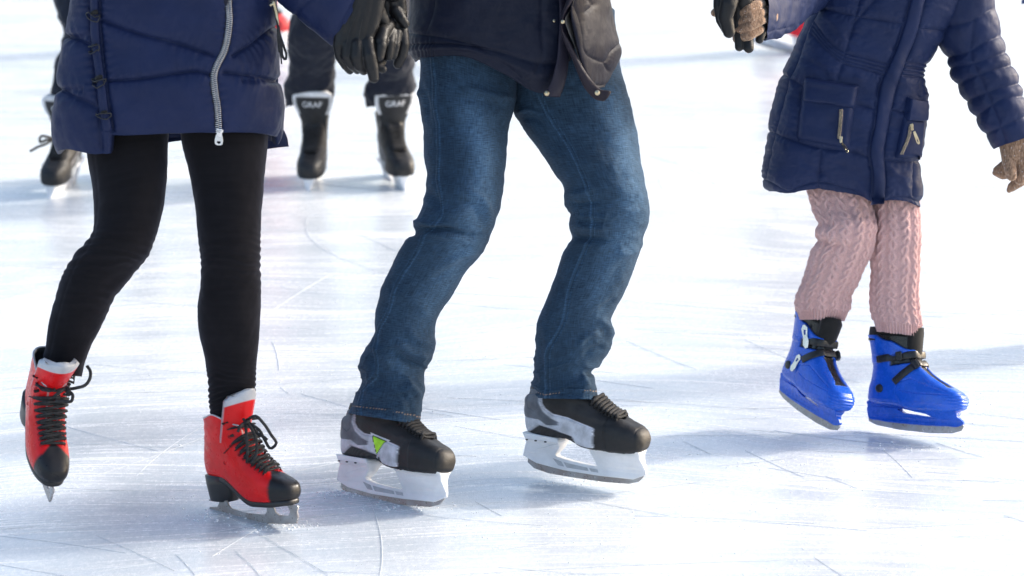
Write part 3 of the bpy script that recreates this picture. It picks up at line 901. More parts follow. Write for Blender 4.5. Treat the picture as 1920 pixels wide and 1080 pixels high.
    if tongue:
        K = 30; T = []; C_ = []
        for q in np.linspace(0, 1, K):
            zc = .112 + q * .146; xc = .124 + .052 * q; w = .040 + .024 * float(sstep(.25, .8, q)) - .016 * float(sstep(.90, 1.0, q)); ring = []; cr = []
            for s in np.linspace(-1, 1, 30):
                ring.append((xc + .006 - .016 * s * s, w * s, zc - .004 * s * s)); cr.append((.62, .62, .62) if (abs(s) > .80 or q > .89) and q > .45 else (.022, .022, .023))
            for s in np.linspace(1, -1, 30): ring.append((xc - .009 - .016 * s * s, w * .95 * s, zc)); cr.append((.55, .55, .55))
            T.append(ring); C_.append(cr)
        T = np.array(T); C_ = np.array(C_, float)
        T = np.concatenate([T, (T[-1].mean(0) + (T[-1] - T[-1].mean(0)) * np.array([.1, .9, 1]))[None]], 0); C_ = np.concatenate([C_, C_[-1:]], 0)
        to = link('tongue', xf(gridmesh('tongue', T, M_['rubber'], col=C_, caps=True), Rm, t), root, boot)
        tx = text_mesh('tongue_print', 'GRAF', .026, M_['white'])
        tx.transform(Matrix(((0, 0, 1, .1765), (1, 0, 0, 0), (0, 1, 0, .214), (0, 0, 0, 1))))
        for v in tx.vertices: v.co.x += -.016 * (v.co.y / .044)**2 + (v.co.z - .226) * .18
        link('tongue_print', xf(tx, Rm, t), root, to)
    return boot

# ---- children's moulded rental skate
KS_SOLE = lambda x: .010 * (1 - sstep(.06, .13, x))
KS_SECS = [(.000, .008, .226, .062, .054, 1.), (.006, -.001, .240, .082, .066, 1.), (.012, -.004, .245, .090, .070, 1.), (.014, -.004, .2455, .092, .070, 1.), (.026, -.003, .247, .094, .072, 1.), (.036, -.002, .243, .093, .073, 1.),
           (.045, .0, .232, .090, .073, .9), (.052, .002, .218, .087, .073, .8), (.062, .004, .196, .082, .073, .7), (.075, .006, .170, .077, .073, .6),
           (.090, .007, .148, .074, .073, .5), (.108, .006, .132, .073, .074, .4), (.130, .003, .124, .076, .077, .3), (.152, -.002, .122, .080, .081, .2), (.166, -.007, .122, .083, .084, .2)]
BLUE = (.008, .105, .62)
def make_child_skate(root, pose, out):
    """out: local y side with the lever buckles"""
    Rm, t = pose
    G, A, S = boot_grid(KS_SECS, KS_SOLE, 260, 280, (.62, .8))
    h = np.broadcast_to(S[:, 0:1], A.shape); x, y, z = G[..., 0].copy(), G[..., 1].copy(), G[..., 2].copy()
    nrm = gnormals(G)
    mid = .5 * (S[:, 1:2] + S[:, 2:3]); fr = (x > mid)
    # black liner shows: throat slot over the instep, gap between cuff and shell, V at the top of the cuff
    vent = fr & (np.abs(y) < .011 + .010 * sstep(.19, .215, x) + .012 * sstep(.15, .12, x)) & (x < .208) & (x > .122) & (h > .04) & (h < .1)
    slit = (z > .096 + .20 * (x - .055)) & (z < .118 + .12 * (x - .055)) & (x > .052 + .35 * np.abs(y))
    vtop = fr & (np.abs(y) < .012 + .010 * sstep(.11, .166, h)) & (h > .09)
    rim = z > .156 + .020 * sstep(.06, .0, x) - .018 * sstep(.06, .11, x)
    blk = vent | slit | vtop | rim
    d = -.0042 * blur(blk, 3)
    # toe bumper ridges and panel lines
    d = d + .0007 * np.sin(h * 880) * sstep(.205, .235, x) * sstep(.048, .042, h) * sstep(.006, .012, h)
    d = d - .0015 * np.exp(-((h - .0385) / .0011)**2) * (x > .09)
    e1, _, _ = segdist(x, z, [(.21, .046), (.165, .058), (.12, .072), (.085, .060), (.082, .03), (.10, .010)]); d = d - .0013 * np.exp(-(e1 / .0013)**2)
    e2, _, _ = segdist(x, z, [(.0, .125), (.05, .116), (.09, .13), (.13, .142)]); d = d - .0009 * np.exp(-(e2 / .0012)**2)
    d = d + .0022 * blur((z > .108 + .10 * (x - .055)) & ~blk, 3)      # cuff sits proud of the shell
    G = G + nrm * d[..., None]
    col = np.empty(G.shape); col[:] = BLUE; col = paintm(col, blk, (.014, .014, .015), 1)
    G2 = close_bottom(G); col2 = np.concatenate([np.tile(col[:1] * 0 + np.array(BLUE), (3, 1, 1)), col], 0)
    G3 = inner_lip(G2, .92, .03); col3 = np.concatenate([col2, np.full((G3.shape[0] - G2.shape[0],) + col.shape[1:], .014)], 0)
    me = gridmesh('ice_skate', G3, M_['blue'], col=col3); bv = bvh_of(me)
    boot = link('ice_skate', xf(me, Rm, t), root)
    # liner tongue standing above the cuff
    T = []
    for q in np.linspace(0, 1, 24):
        zc = .10 + .090 * q; xc = .121 + .003 * q; w = .024 + .006 * q - .008 * float(sstep(.85, 1, q))
        T.append([(xc + .004 - .014 * s * s, w * s, zc - .004 * s * s) for s in np.linspace(-1, 1, 20)] + [(xc - .008 - .014 * s * s, w * s, zc) for s in np.linspace(1, -1, 20)])
    T = np.array(T); link('tongue', xf(gridmesh('tongue', T, M_['darkcloth'], caps=True, col=np.full(T.shape, .013)), Rm, t), root, boot)
    # liner collar ring
    top = G[-1]; c = top.mean(0); L = []
    for sc, dz in ((.97, -.012), (.955, .010), (.93, .020), (.88, .019), (.85, -.01)):
        q = c + (top - c) * sc; q[:, 2] = top[:, 2] + dz - .018 * sstep(.05, .12, q[:, 0]) * (dz > 0) * .4; L.append(q)
    link('liner', xf(gridmesh('liner', np.array(L), M_['darkcloth'], col=np.full((5, top.shape[0], 3), .016)), Rm, t), root, boot)
    # chassis, slot and runner
    outl = [(.006, .016), (.04, .017), (.070, .015), (.085, .010), (.13, .008), (.17, .006), (.20, .006), (.224, .004), (.228, -.004), (.227, -.010), (.238, -.019), (.243, -.025), (.236, -.030),
            (.20, -.0325), (.1, -.0325), (.03, -.028), (-.001, -.021), (-.002, -.014), (-.003, -.004), (.0, .004), (-.003, .012)]
    hole = [(.076, .000), (.086, -.007), (.120, -.012), (.150, -.0145), (.166, -.0150), (.158, -.0105), (.12, -.003), (.090, .0015)]
    cm = shape2d('chassis', [closed_curve(outl, 160), closed_curve(hole, 60)], .030, M_['blue'], .0012)
    cm.polygons.foreach_set('use_smooth', [False] * len(cm.polygons))
    bmm = bmesh.new(); bmm.from_mesh(cm); bmesh.ops.subdivide_edges(bmm, edges=[e for e in bmm.edges if abs(e.verts[0].co.z - e.verts[1].co.z) > .01], cuts=2); bmm.to_mesh(cm); bmm.free()
    for v in cm.vertices: v.co.y *= (.36 + .95 * float(sstep(-.022, .012, v.co.z))) * (1 - .3 * float(sstep(.22, .25, v.co.x))) * (1 - .45 * float(sstep(.035, -.004, v.co.x)))
    ca = cm.color_attributes.new('Col', 'FLOAT_COLOR', 'POINT')
    ca.data.foreach_set('color', np.tile([*BLUE, 1.], len(cm.vertices)))
    link('chassis', xf(cm, Rm, t), root, boot)
    bo = [(-.002, -.020), (.24, -.026), (.244, -.032), (.238, -.042), (.215, -.049), (.16, -.0515), (.08, -.048), (.02, -.040), (.0, -.032)]
    link('blade', xf(shape2d('blade', [bo], .0036, M_['blade'], .0003), Rm, t), root, boot)
    # straps: bands cut round the boot from inside
    def strap(C, ang, phi0, phi1, w, rib=False, off=.0035):
        n = np.array([math.cos(ang), 0, math.sin(ang)]); pts = []; ups = []
        for p in np.linspace(phi0, phi1, 34):
            dd = n * math.cos(p) + np.array([0, 1, 0]) * math.sin(p) * out
            pts.append(local_on(bv, C, dd, off)); ups.append(dd)
        g = tube(pts, w, 12, .22, up=np.array(ups))
        if rib: g = g.copy()
        return g, pts, ups
    g1, p1, u1 = strap((.07, 0, .118), R(10), -2.35, 1.35, .0085)
    g2, p2, u2 = strap((.085, 0, .066), R(42), -1.75, 1.25, .0085)
    teeth = []
    for (pp, uu, rng_) in ((p1, u1, range(0, 12)), (p2, u2, range(2, 10))):
        for k in rng_:
            a = np.array(pp[k]) + uu[k] * .0018; T_ = np.array(pp[k + 1]) - np.array(pp[k]); T_ /= np.linalg.norm(T_); b_ = np.cross(T_, uu[k]); b_ /= np.linalg.norm(b_)
            teeth.append(tube([a - b_ * .0065, a + b_ * .0065], .0011, 6, up=uu[k]))
    link('strap', xf(merge('strap', [g1] + teeth[:12], M_['black']), Rm, t), root, boot)
    link('strap', xf(merge('strap', [g2] + teeth[12:], M_['black']), Rm, t), root, boot)
    # loose strap end, buckle housings
    def bk(pp, uu, k):
        a = Vector(pp[k]); dn = Vector(uu[k].tolist()).normalized(); T_ = (Vector(pp[k + 1]) - a).normalized(); b_ = T_.cross(dn).normalized()
        Mx = Matrix((T_, b_, dn)).transposed().to_4x4(); Mx.translation = a + dn * .003
        g = [box_grid((0, 0, .001), .016, .021, .009, .25), box_grid((0, 0, .0055), .004, .017, .004, .4)]
        m = merge('buckle', g, M_['black']); m.transform(Mx); return m
    link('buckle', xf(bk(p1, u1, 11), Rm, t), root, boot); link('buckle', xf(bk(p2, u2, 14), Rm, t), root, boot)
    # chromed lever buckles on the outer side
    def lever(C, ang, phi, rot, L=.030):
        n = np.array([math.cos(ang), 0, math.sin(ang)]); dd = n * math.cos(phi) + np.array([0, 1, 0]) * math.sin(phi) * out
        a = Vector(local_on(bv, C, dd, .004)); dn = Vector(dd.tolist()).normalized()
        u = (Vector((0, 0, 1)) - dn * dn.z).normalized(); w = dn.cross(u); u, w = u * math.cos(rot) + w * math.sin(rot), w * math.cos(rot) - u * math.sin(rot)
        pl = shape2d('lever_buckle', [[(-.008, L * .55), (-.003, L * .75), (.003, L * .75), (.008, L * .5), (.006, .0), (.009, -L * .5), (.004, -L * .75), (-.003, -L * .7), (-.007, -L * .3), (-.005, .0)],
                                      [(-.004, L * .45), (.004, L * .45), (.003, .004), (-.002, .004)]], .0032, M_['steel'], .0007)
        Mx = Matrix((w, dn, u)).transposed().to_4x4(); Mx.translation = a
        pl.transform(Mx)
        return pl
    link('lever_buckle', xf(lever((.07, 0, .128), R(0), 1.25, R(28), .036), Rm, t), root, boot)
    link('lever_buckle', xf(lever((.075, 0, .060), R(35), 1.55, R(-15), .030), Rm, t), root, boot)
    # hinge rivets
    for sg in (-1, 1):
        c = local_on(bv, (.038, 0, .045), (0, sg, 0), .001); n_ = 20
        rv = []
        for r_, dz in ((.0001, .004), (.007, .0036), (.0095, .0022), (.010, -.003)):
            rv.append([(c.x + r_ * math.cos(q), c.y + sg * dz, c.z + r_ * math.sin(q)) for q in np.linspace(0, 2 * np.pi, n_, endpoint=False)])
        link('rivet', xf(gridmesh('rivet', np.array(rv), M_['black']), Rm, t), root, boot)
    return boot

# ------------------------------------------------------------------ clothing builders
def skate_pts(pose, *loc):
    Rm, t = pose
    return [Rm @ np.array(l) + t for l in loc]

NAVY = np.array((.0080, .0160, .0600)); NAVY_G = np.array((.0095, .0190, .0660)); INK = np.array((.0062, .0092, .0240))

def leg_cloth(name, root, st, M, N, material, base, fl=(), seams=(), e=.92, rnd=.0, paint=None, extra=None, liplen=.02, inset=.93, noise_f=(30, 22), parent=None):
    G, A, T = loftgrid(st, M, N, e)
    X, Y = proj(G); nrm = gnormals(G)
    d = folds(X, Y, fl) if len(fl) else 0 * X
    if rnd: d = d + rnd * fbm(G[..., 0] * noise_f[0], G[..., 1] * noise_f[0], G[..., 2] * noise_f[1], 11)
    col = np.empty(G.shape); col[:] = base
    for line, w, amp, cm in seams:
        ln = spline(line, len(line) * 6); s, q, L = segdist(X, Y, ln); s = np.where(np.sin(A) > -.2, s, 99)
        d = d + amp * np.exp(-(s / w)**2)
        if cm: col = col * (1 + (cm - 1) * np.exp(-(s / (w * .8))**2)[..., None])
    if extra is not None: d = d + extra(X, Y, A, T, G)
    G = G + nrm * d[..., None]
    if paint is not None: col = paint(X, Y, A, T, G, col)
    if liplen:
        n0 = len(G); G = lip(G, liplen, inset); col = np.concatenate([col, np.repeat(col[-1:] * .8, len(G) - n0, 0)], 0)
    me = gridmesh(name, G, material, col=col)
    b = bvh_of(me)
    return link(name, me, root, parent), b

def sleeve(name, root, st, base, n_seg=0, material=None, M=170, N=140, amp=.006, phase=0., seams=None, pucker=.0016, parent=None, rnd=.002, lipl=.025):
    G, A, T = loftgrid(st, M, N, .95)
    X, Y = proj(G); nrm = gnormals(G)
    d = rnd * fbm(G[..., 0] * 26, G[..., 1] * 26, G[..., 2] * 26, 21)
    if n_seg:
        u = (T * n_seg + phase + .10 * vnoise(A * 1.2, T * 4, 0, 3)) % 1.0
        e_ = np.minimum(u, 1 - u) / n_seg * .9
        q = 1 - np.exp(-e_ / .012)
        d = d + amp * q
        d = d + pucker * np.sin(A * 26 + 5 * vnoise(A * 3, T * n_seg * 2, 0, 8)) * np.exp(-e_ / .022) * (.4 + .8 * vnoise(A * 2, T * 9, 0, 4))
    if seams is not None:
        q, dm = quilt(X, Y, seams, amp, 9., pucker, 22, .34, 5); d = d + q
    G = G + nrm * d[..., None]
    col = np.empty(G.shape); col[:] = base
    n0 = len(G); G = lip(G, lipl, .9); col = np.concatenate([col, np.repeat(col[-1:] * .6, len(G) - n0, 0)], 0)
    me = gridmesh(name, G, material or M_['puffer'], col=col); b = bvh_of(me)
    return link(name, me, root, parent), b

def coat(name, root, st, M, N, base, seams, amp, w, pucker, pw, e=.8, rnd=.003, mod=None, paint=None, material=None, seamsB=None, liplen=.04, parent=None, freq=.32):
    G, A, T = loftgrid(st, M, N, e)
    X, Y = proj(G); nrm = gnormals(G)
    q, dm = quilt(X, Y, seams, amp, w, pucker, pw, freq, 3)
    d = q - amp * .8 + rnd * fbm(G[..., 0] * 14, G[..., 1] * 14, G[..., 2] * 16, 31)
    if mod is not None:
        r_ = mod(X, Y, A, T, G, nrm); d = d + r_[0]; G = G + r_[1]
    G = G + nrm * d[..., None]
    col = np.empty(G.shape); col[:] = base
    if paint is not None: col = paint(X, Y, A, T, G, col)
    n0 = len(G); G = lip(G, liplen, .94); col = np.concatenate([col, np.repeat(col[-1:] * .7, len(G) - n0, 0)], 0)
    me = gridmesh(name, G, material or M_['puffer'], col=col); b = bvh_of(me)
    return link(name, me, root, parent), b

def band(bvh, left, right, thick, K=60, W=14, Yf=6.5, edge=.22, sink=.002, fn=None):
    """raised strip lying on a surface between two pixel polylines"""
    Lp = spline(left, K); Rp = spline(right, K); G = np.zeros((K, W, 3)); last = None
    for i in range(K):
        for j in range(W):
            s = j / (W - 1); px, py = Lp[i] * (1 - s) + Rp[i] * s
            ed = min(1, min(s, 1 - s) / edge); ee = min(1, min(i, K - 1 - i) / 2.)
            off = -sink + (thick + sink) * math.sin(min(ed, ee) * math.pi / 2)
            if fn: off += fn(px, py, s, i / (K - 1))
            G[i, j] = on_or(bvh, px, py, off, Yf)
    return smoothgrid(G, 3)

def line_on(bvh, line, off, n, Yf=6.5):
    return [on_or(bvh, x, y, off, Yf) for x, y in spline(line, n)]

def zipper(bvh, line, root, parent, w_px, tape_px, n, mat_t, Yf, tape_col=(.012, .014, .03), off=.0, slider=None, pull=None, two=True, tape=True):
    """tape, two rows of teeth, slider and pull tab"""
    L = spline(line, n); T_ = np.gradient(L, axis=0); T_ /= np.linalg.norm(T_, axis=1, keepdims=True)
    Nn = np.stack([-T_[:, 1], T_[:, 0]], 1)
    z = None
    if tape:
        tg = band(bvh, L[::max(1, n // 40)] + Nn[::max(1, n // 40)] * tape_px, L[::max(1, n // 40)] - Nn[::max(1, n // 40)] * tape_px, off + .0022, 90, 9, Yf)
        z = link('zip_tape', gridmesh('zip_tape', tg, M_['puffer'], closed=False, col=np.broadcast_to(np.array(tape_col), tg.shape)), root, parent)
    te = []
    for i in range(n):
        for s in ((-1, 1) if two else (0,)):
            a = L[i] + (T_[i] * .5 * (s > 0) * np.linalg.norm(L[1] - L[0]))
            te.append([a + Nn[i] * (s * w_px * .42 - w_px * .42), a + Nn[i] * (s * w_px * .42 + w_px * .42)])
    mid = np.array([list(on_or(bvh, *L[i], off + .0085, Yf)) for i in range(n)]); depth = mid[:, 1].copy()
    for _ in range(12): depth[1:-1] = (depth[:-2] + depth[1:-1] * 2 + depth[2:]) / 4
    k_ = 2 if two else 1
    te = [tube([P(*v[0], depth[i // k_]), P(*v[1], depth[i // k_])], .00065 if w_px < 6 else .00095, 6, 1.) for i, v in enumerate(te)]
    link('zip_teeth', merge('zip_teeth', te, mat_t), root, parent)
    if slider:
        c = on_or(bvh, *slider[0], off + .006, Yf); e_ = on_or(bvh, *slider[1], off + .006, Yf); sc = slider[2]
        d = (e_ - c); l = d.length; d.normalize(); g = []
        g.append(box_grid((0, 0, 0), l * 1.0, sc, sc * .45, .35)); g.append(box_grid((-l * .3, 0, 0), l * .5, sc * 1.35, sc * .4, .5)); g.append(box_grid((l * .15, 0, sc * .3), l * .7, sc * .35, sc * .3, .6))
        me = merge('zip_slider', g, M_['steel'] if mat_t == M_['steel'] else M_['brass'])
        n3 = Vector((0, -1, 0)); b_ = n3.cross(d).normalized(); n3 = d.cross(b_)
        Mx = Matrix((d, b_, n3)).transposed().to_4x4(); Mx.translation = (c + e_) / 2; me.transform(Mx); link('zip_slider', me, root, parent)
    if pull:
        a, b_, wd = pull
        pa = on_or(bvh, *a, off + .008, Yf); pb = on_or(bvh, *b_, off + .008, Yf); d = pb - pa; L_ = d.length
        me = shape2d('zip_pull', [[(-wd * .35, 0), (wd * .35, 0), (wd * .5, -L_ * .55), (wd * .45, -L_ * .9), (wd * .2, -L_), (-wd * .2, -L_), (-wd * .45, -L_ * .9), (-wd * .5, -L_ * .55)],
                                  [(-wd * .22, -L_ * .62), (wd * .22, -L_ * .62), (wd * .25, -L_ * .8), (0, -L_ * .9), (-wd * .25, -L_ * .8)]], .002, M_['steel'] if mat_t == M_['steel'] else M_['brass'], .0004)
        z3 = (-d).normalized(); x3 = Vector((0, 1, 0)).cross(z3).normalized(); y3 = z3.cross(x3)
        Mx = Matrix((x3, y3, z3)).transposed().to_4x4(); Mx.translation = pa; me.transform(Mx); link('zip_pull', me, root, parent)

def align(st, kneey, pose, xl=.07, zl=.15, dy=0.):
    """below the knee the trouser leg follows the straight shin down to the skate"""
    a = skate_pts(pose, (xl, 0, zl))[0]; ay = float(proj(a)[1]); Ya = float(a[1]) + dy
    kY = float(np.interp(kneey, [(s[1] + s[3]) / 2 for s in st], [s[4] for s in st])); out = []
    for s in st:
        y = (s[1] + s[3]) / 2; s = list(s)
        if y > kneey: s[4] = kY + (Ya - kY) * min(1.15, (y - kneey) / (ay - kneey))
        out.append(tuple(s))
    return out, kY

def make_body(root, J, rs=1.0, hat=None, hair=True, arm=1.):
    """one continuous figure; J: named joints (world points)"""
    r = lambda q: q * rs
    it = []
    c = lambda a, b, r0, r1: it.append((J[a], J[b], r(r0), r(r1)))
    for s in 'LR':
        c('hip' + s, 'knee' + s, .066, .044); c('knee' + s, 'ank' + s, .041, .023); c('ank' + s, 'toe' + s, .020, .014)
        c('sh' + s, 'elb' + s, .044 * arm, .034 * arm); c('elb' + s, 'wr' + s, .033 * arm, .023); c('wr' + s, 'hand' + s, .020, .016)
        c('pel', 'hip' + s, .085, .068); c('chest', 'sh' + s, .075, .048)
    c('pel', 'belly', .092, .088); c('belly', 'chest', .09, .088); c('chest', 'neck', .075, .05); c('neck', 'head', .048, .052)
    h = np.array(J['head']); f = np.array(J['face']); f = f / np.linalg.norm(f); sd = np.cross(f, [0, 0, 1.]); sd /= np.linalg.norm(sd)
    k = rs
    it += [(h + f * .01 * k, h + np.array([0, 0, .035 * k]) - f * .012 * k, .078 * k, .080 * k), (h + f * .045 * k - np.array([0, 0, .055 * k]), h + f * .02 * k - np.array([0, 0, .02 * k]), .036 * k, .062 * k),
           (h + f * .084 * k + np.array([0, 0, .01 * k]), h + f * .103 * k - np.array([0, 0, .022 * k]), .009 * k, .013 * k),
           (h + f * .076 * k - np.array([0, 0, .050 * k]) - sd * .014 * k, h + f * .076 * k - np.array([0, 0, .050 * k]) + sd * .014 * k, .010 * k, .010 * k)]
    for s in (-1, 1):
        it.append((h + sd * s * .080 * k + np.array([0, 0, .02 * k]), h + sd * s * .080 * k - np.array([0, 0, .02 * k]), .014 * k, .010 * k))
        it.append((h + f * .078 * k + sd * s * .016 * k + np.array([0, 0, .030 * k]), h + f * .070 * k + sd * s * .045 * k + np.array([0, 0, .030 * k]), .009 * k, .009 * k))
    me = blob('body', it, .011 * rs, M_['skin'], 4)
    b = link('body', me, root)
    for e_ in [box_grid(h + f * .079 * k + sd * s * .031 * k + np.array([0, 0, .012 * k]), .018 * k, .018 * k, .012 * k, 1.) for s in (-1, 1)]: link('eye', gridmesh('eye', e_, M_['black']), root, b)
    hb = h - f * .022 * k + np.array([0, 0, .030 * k])
    items = [(hb, hb + np.array([0, 0, .012 * k]), .096 * k, .092 * k)]
    if hair: items += [(hb - f * .02 * k, hb - f * .03 * k - np.array([0, 0, .14 * k]), .080 * k, .055 * k)]
    link('hair', blob('hair', items, .008, M_['hair'], 3), root)
    if hat is not None:
        q = hb + np.array([0, 0, .045 * k]); link('hat', blob('hat', [(q, q + np.array([0, 0, .035 * k]), .102 * k, .085 * k), (q + np.array([0, 0, .13 * k]), q + np.array([0, 0, .13 * k]), .03 * k, .03 * k)], .008, hat, 3), root)
    return b

def glove(name, root, items, mat_, vox=.0017, sm=2, parent=None):
    return link(name, blob(name, items, vox, mat_, sm, .5), root, parent)

def cap(a, b, r0, r1):  # (px,py,Y) -> (px,py,Y), radii in mm
    return (P(*a), P(*b), r0 / 1000., r1 / 1000.)
def chain(pts, rs):
    return [cap(pts[i], pts[i + 1], rs[i], rs[i + 1]) for i in range(len(pts) - 1)]


# ================================================================== WOMAN in navy coat, red skates
YW = 6.50
FLOW = [(-.008, 0, -.035), (.03, 0, -.0405), (.09, 0, -.0455), (.16, 0, -.0475), (.22, 0, -.0455), (.25, 0, -.043)]
HLOW = [(.05, 0, -.074), (.12, 0, -.0765), (.20, 0, -.0765), (.255, 0, -.0735)]
KLOW = [(.02, 0, -.040), (.08, 0, -.048), (.16, 0, -.0515), (.215, 0, -.049)]
wg = P(330, 985, groundY(985))
W = thing('person', (wg[0], YW, 0), 'woman in long navy quilted coat, black leggings and red ice skates', 'person', 'skaters on the ice')
poseWR = fit_pose([(-.008, 0, -.032), (.255, 0, -.040), (.262, 0, .012), (-.002, 0, .052), (.002, 0, .185), (.150, 0, .235)],
                  [(392, 962), (556, 985), (562, 922), (388, 885), (390, 768), (462, 733)], 6.45, R(-40), low=FLOW, zc=-.0005)
poseWL = fit_pose([(-.008, 0, -.030), (.256, 0, -.040), (.262, 0, .012), (.004, 0, .190), (.150, 0, .232), (.134, -.036, .125), (.134, .036, .125)],
                  [(37, 772), (86, 949), (98, 922), (73, 676), (124, 690), (70, 720), (152, 722)], 6.42, R(-82), R(33), wr=70.)
make_figure_skate(W, poseWR, 1); make_figure_skate(W, poseWL, 1)

wl = [(150, 90, 322, 90, 6.56, .088), (156, 190, 318, 190, 6.54, .085), (163, 288, 315, 265, 6.51, .082), (176, 373, 311, 348, 6.47, .072), (176, 411, 303, 405, 6.45, .066), (172, 440, 291, 450, 6.43, .064),
      (160, 456, 281, 476, 6.43, .064), (136, 483, 261, 502, 6.44, .062), (117, 517, 233, 534, 6.46, .060), (103, 565, 211, 565, 6.49, .058), (90, 613, 189, 613, 6.51, .052), (86, 650, 170, 650, 6.51, .045), (82, 676, 159, 680, 6.50, .041), (88, 702, 152, 706, 6.49, .037)]
wr = [(332, 90, 506, 90, 6.56, .088), (336, 190, 505, 190, 6.54, .085), (341, 266, 502, 262, 6.52, .082), (359, 344, 495, 344, 6.50, .074), (367, 397, 490, 397, 6.48, .068), (372, 450, 488, 450, 6.47, .064), (377, 495, 488, 485, 6.47, .062),
      (376, 527, 488, 517, 6.49, .060), (371, 580, 489, 580, 6.52, .062), (373, 620, 486, 624, 6.53, .058), (382, 665, 482, 671, 6.53, .048), (390, 715, 480, 708, 6.52, .040), (392, 752, 478, 742, 6.51, .036), (396, 785, 472, 778, 6.50, .034)]
wl, kWL = align(wl, 470, poseWL, .05); wr, kWR = align(wr, 490, poseWR, .06)
def rings(y0, y1, k, amp, side=None):
    def f_(X, Y, A, T, G):
        m = np.exp(-((Y - (y0 + y1) / 2) / ((y1 - y0) * .45))**2)
        s = np.sin((Y + 7 * vnoise(X * .03, Y * .02, 0, 5) + 10 * np.sin(A)) * k + 3 * vnoise(X * .02, Y * .03, 1, 6))
        mm = 1 if side is None else sstep(-.2, 1, np.cos(A) * side)
        return amp * s * m * (.5 + .5 * mm)
    return f_
ra, rb = rings(440, 540, .42, .0016, 1), rings(690, 790, .62, .0018)
rc = rings(430, 520, .40, .0016, -1); rd = rings(520, 600, .35, .0010, 1)
JERSEY = (.0070, .0064, .0076)
o_, _ = leg_cloth('leggings', W, wr, 260, 130, M_['legging'], JERSEY, [], [], rnd=.0012, extra=lambda X, Y, A, T, G: ra(X, Y, A, T, G) + rb(X, Y, A, T, G))
leg1 = o_
leg_cloth('leggings_leg', W, wl, 260, 130, M_['legging'], JERSEY, [([(250, 498), (215, 520), (190, 560)], 10, -.002), ([(245, 515), (222, 540)], 8, .002)],
          [([(172, 250), (182, 400), (176, 440), (140, 500), (112, 580), (92, 670)], 2.2, -.0008, 1.6)], rnd=.0012, extra=lambda X, Y, A, T, G: rc(X, Y, A, T, G) + rd(X, Y, A, T, G), parent=leg1)

# coat: seams in the photo's own places
W_SEAMS = [[(120, 66), (150, 76), (172, 87)], [(108, 166), (140, 180), (180, 192)], [(188, 37), (255, 62), (330, 82), (402, 105)], [(200, 152), (260, 148), (330, 138), (368, 134), (402, 142)],
           [(438, 104), (470, 86), (520, 50)], [(420, 135), (450, 139), (485, 143), (525, 151)], [(168, -60), (168, 10), (170, 90), (180, 160), (190, 248)], [(188, -60), (187, 40), (191, 100), (201, 170), (212, 246)],
           [(412, 235), (402, 163), (401, 140), (420, 96), (428, 50), (430, 0), (432, -80)], [(120, -30), (150, -25), (300, -40), (420, -20)], [(440, -10), (525, -60)], [(115, -130), (300, -140), (530, -150)]]
wc = [(215, -290, 420, -290, 6.56, .075, .0), (150, -262, 480, -262, 6.56, .12), (128, -215, 505, -215, 6.56, .14), (128, -130, 512, -130, 6.56, .145), (132, -40, 513, -40, 6.56, .145), (137, 0, 515, 0, 6.56, .15), (131, 45, 519, 45, 6.56, .152), (123, 78, 521, 78, 6.56, .155), (117, 110, 522, 110, 6.56, .157),
      (114, 150, 523, 140, 6.555, .160), (110, 178, 528, 168, 6.55, .162), (104, 212, 531, 195, 6.55, .163), (103, 243, 529, 225, 6.55, .162), (107, 260, 526, 245, 6.55, .158), (112, 269, 520, 257, 6.55, .154)]
def w_mod(X, Y, A, T, G, n):
    # outline pinches at the seams, side panel hangs lower than the front
    d = -.006 * np.exp(-((Y - 68) / 6)**2) * (np.cos(A) < -.6) - .006 * np.exp(-((Y - 168) / 6)**2) * (np.cos(A) < -.6) - .005 * np.exp(-((Y - 150) / 6)**2) * (np.cos(A) > .6)
    low = sstep(.84, 1., T) * np.where((X < 206) | (np.sin(A) < 0), 1., 0.) * (np.sin(A) > -.9)
    off = np.zeros(G.shape); off[..., 2] = -.037 * low * np.clip(.55 + .45 * sstep(110, 190, X), 0, 1) * np.where(np.sin(A) < 0, .45, 1)
    return d + .004 * np.exp(-((X - 480) / 40)**2 - ((Y - 215) / 30)**2), off
co, cb = coat('coat', W, wc, 330, 420, NAVY, W_SEAMS, .012, 5.5, .0034, 13, .72, .004, w_mod, freq=.42)
# longer back panel showing at the right hip
bp = [(440, 130, 519, 120, 6.66, .012), (445, 170, 524, 170, 6.66, .014), (450, 210, 530, 210, 6.66, .016), (455, 240, 529, 236, 6.66, .016), (462, 262, 538, 258, 6.66, .016), (470, 285, 541, 275, 6.66, .012)]
coat('coat_back_panel', W, bp, 60, 60, NAVY * .9, [[(440, 232), (532, 240)], [(500, 100), (505, 280)]], .004, 5., .001, 10, .9, .003, parent=co, liplen=.004)
bp2 = [(300, 220, 360, 220, 6.68, .01), (305, 245, 352, 245, 6.68, .01), (312, 268, 342, 264, 6.68, .008)]
coat('coat_back_hem', W, bp2, 30, 40, NAVY * .9, [[(300, 258), (350, 258)]], .003, 4., .001, 10, .9, .001, parent=co, liplen=.003)
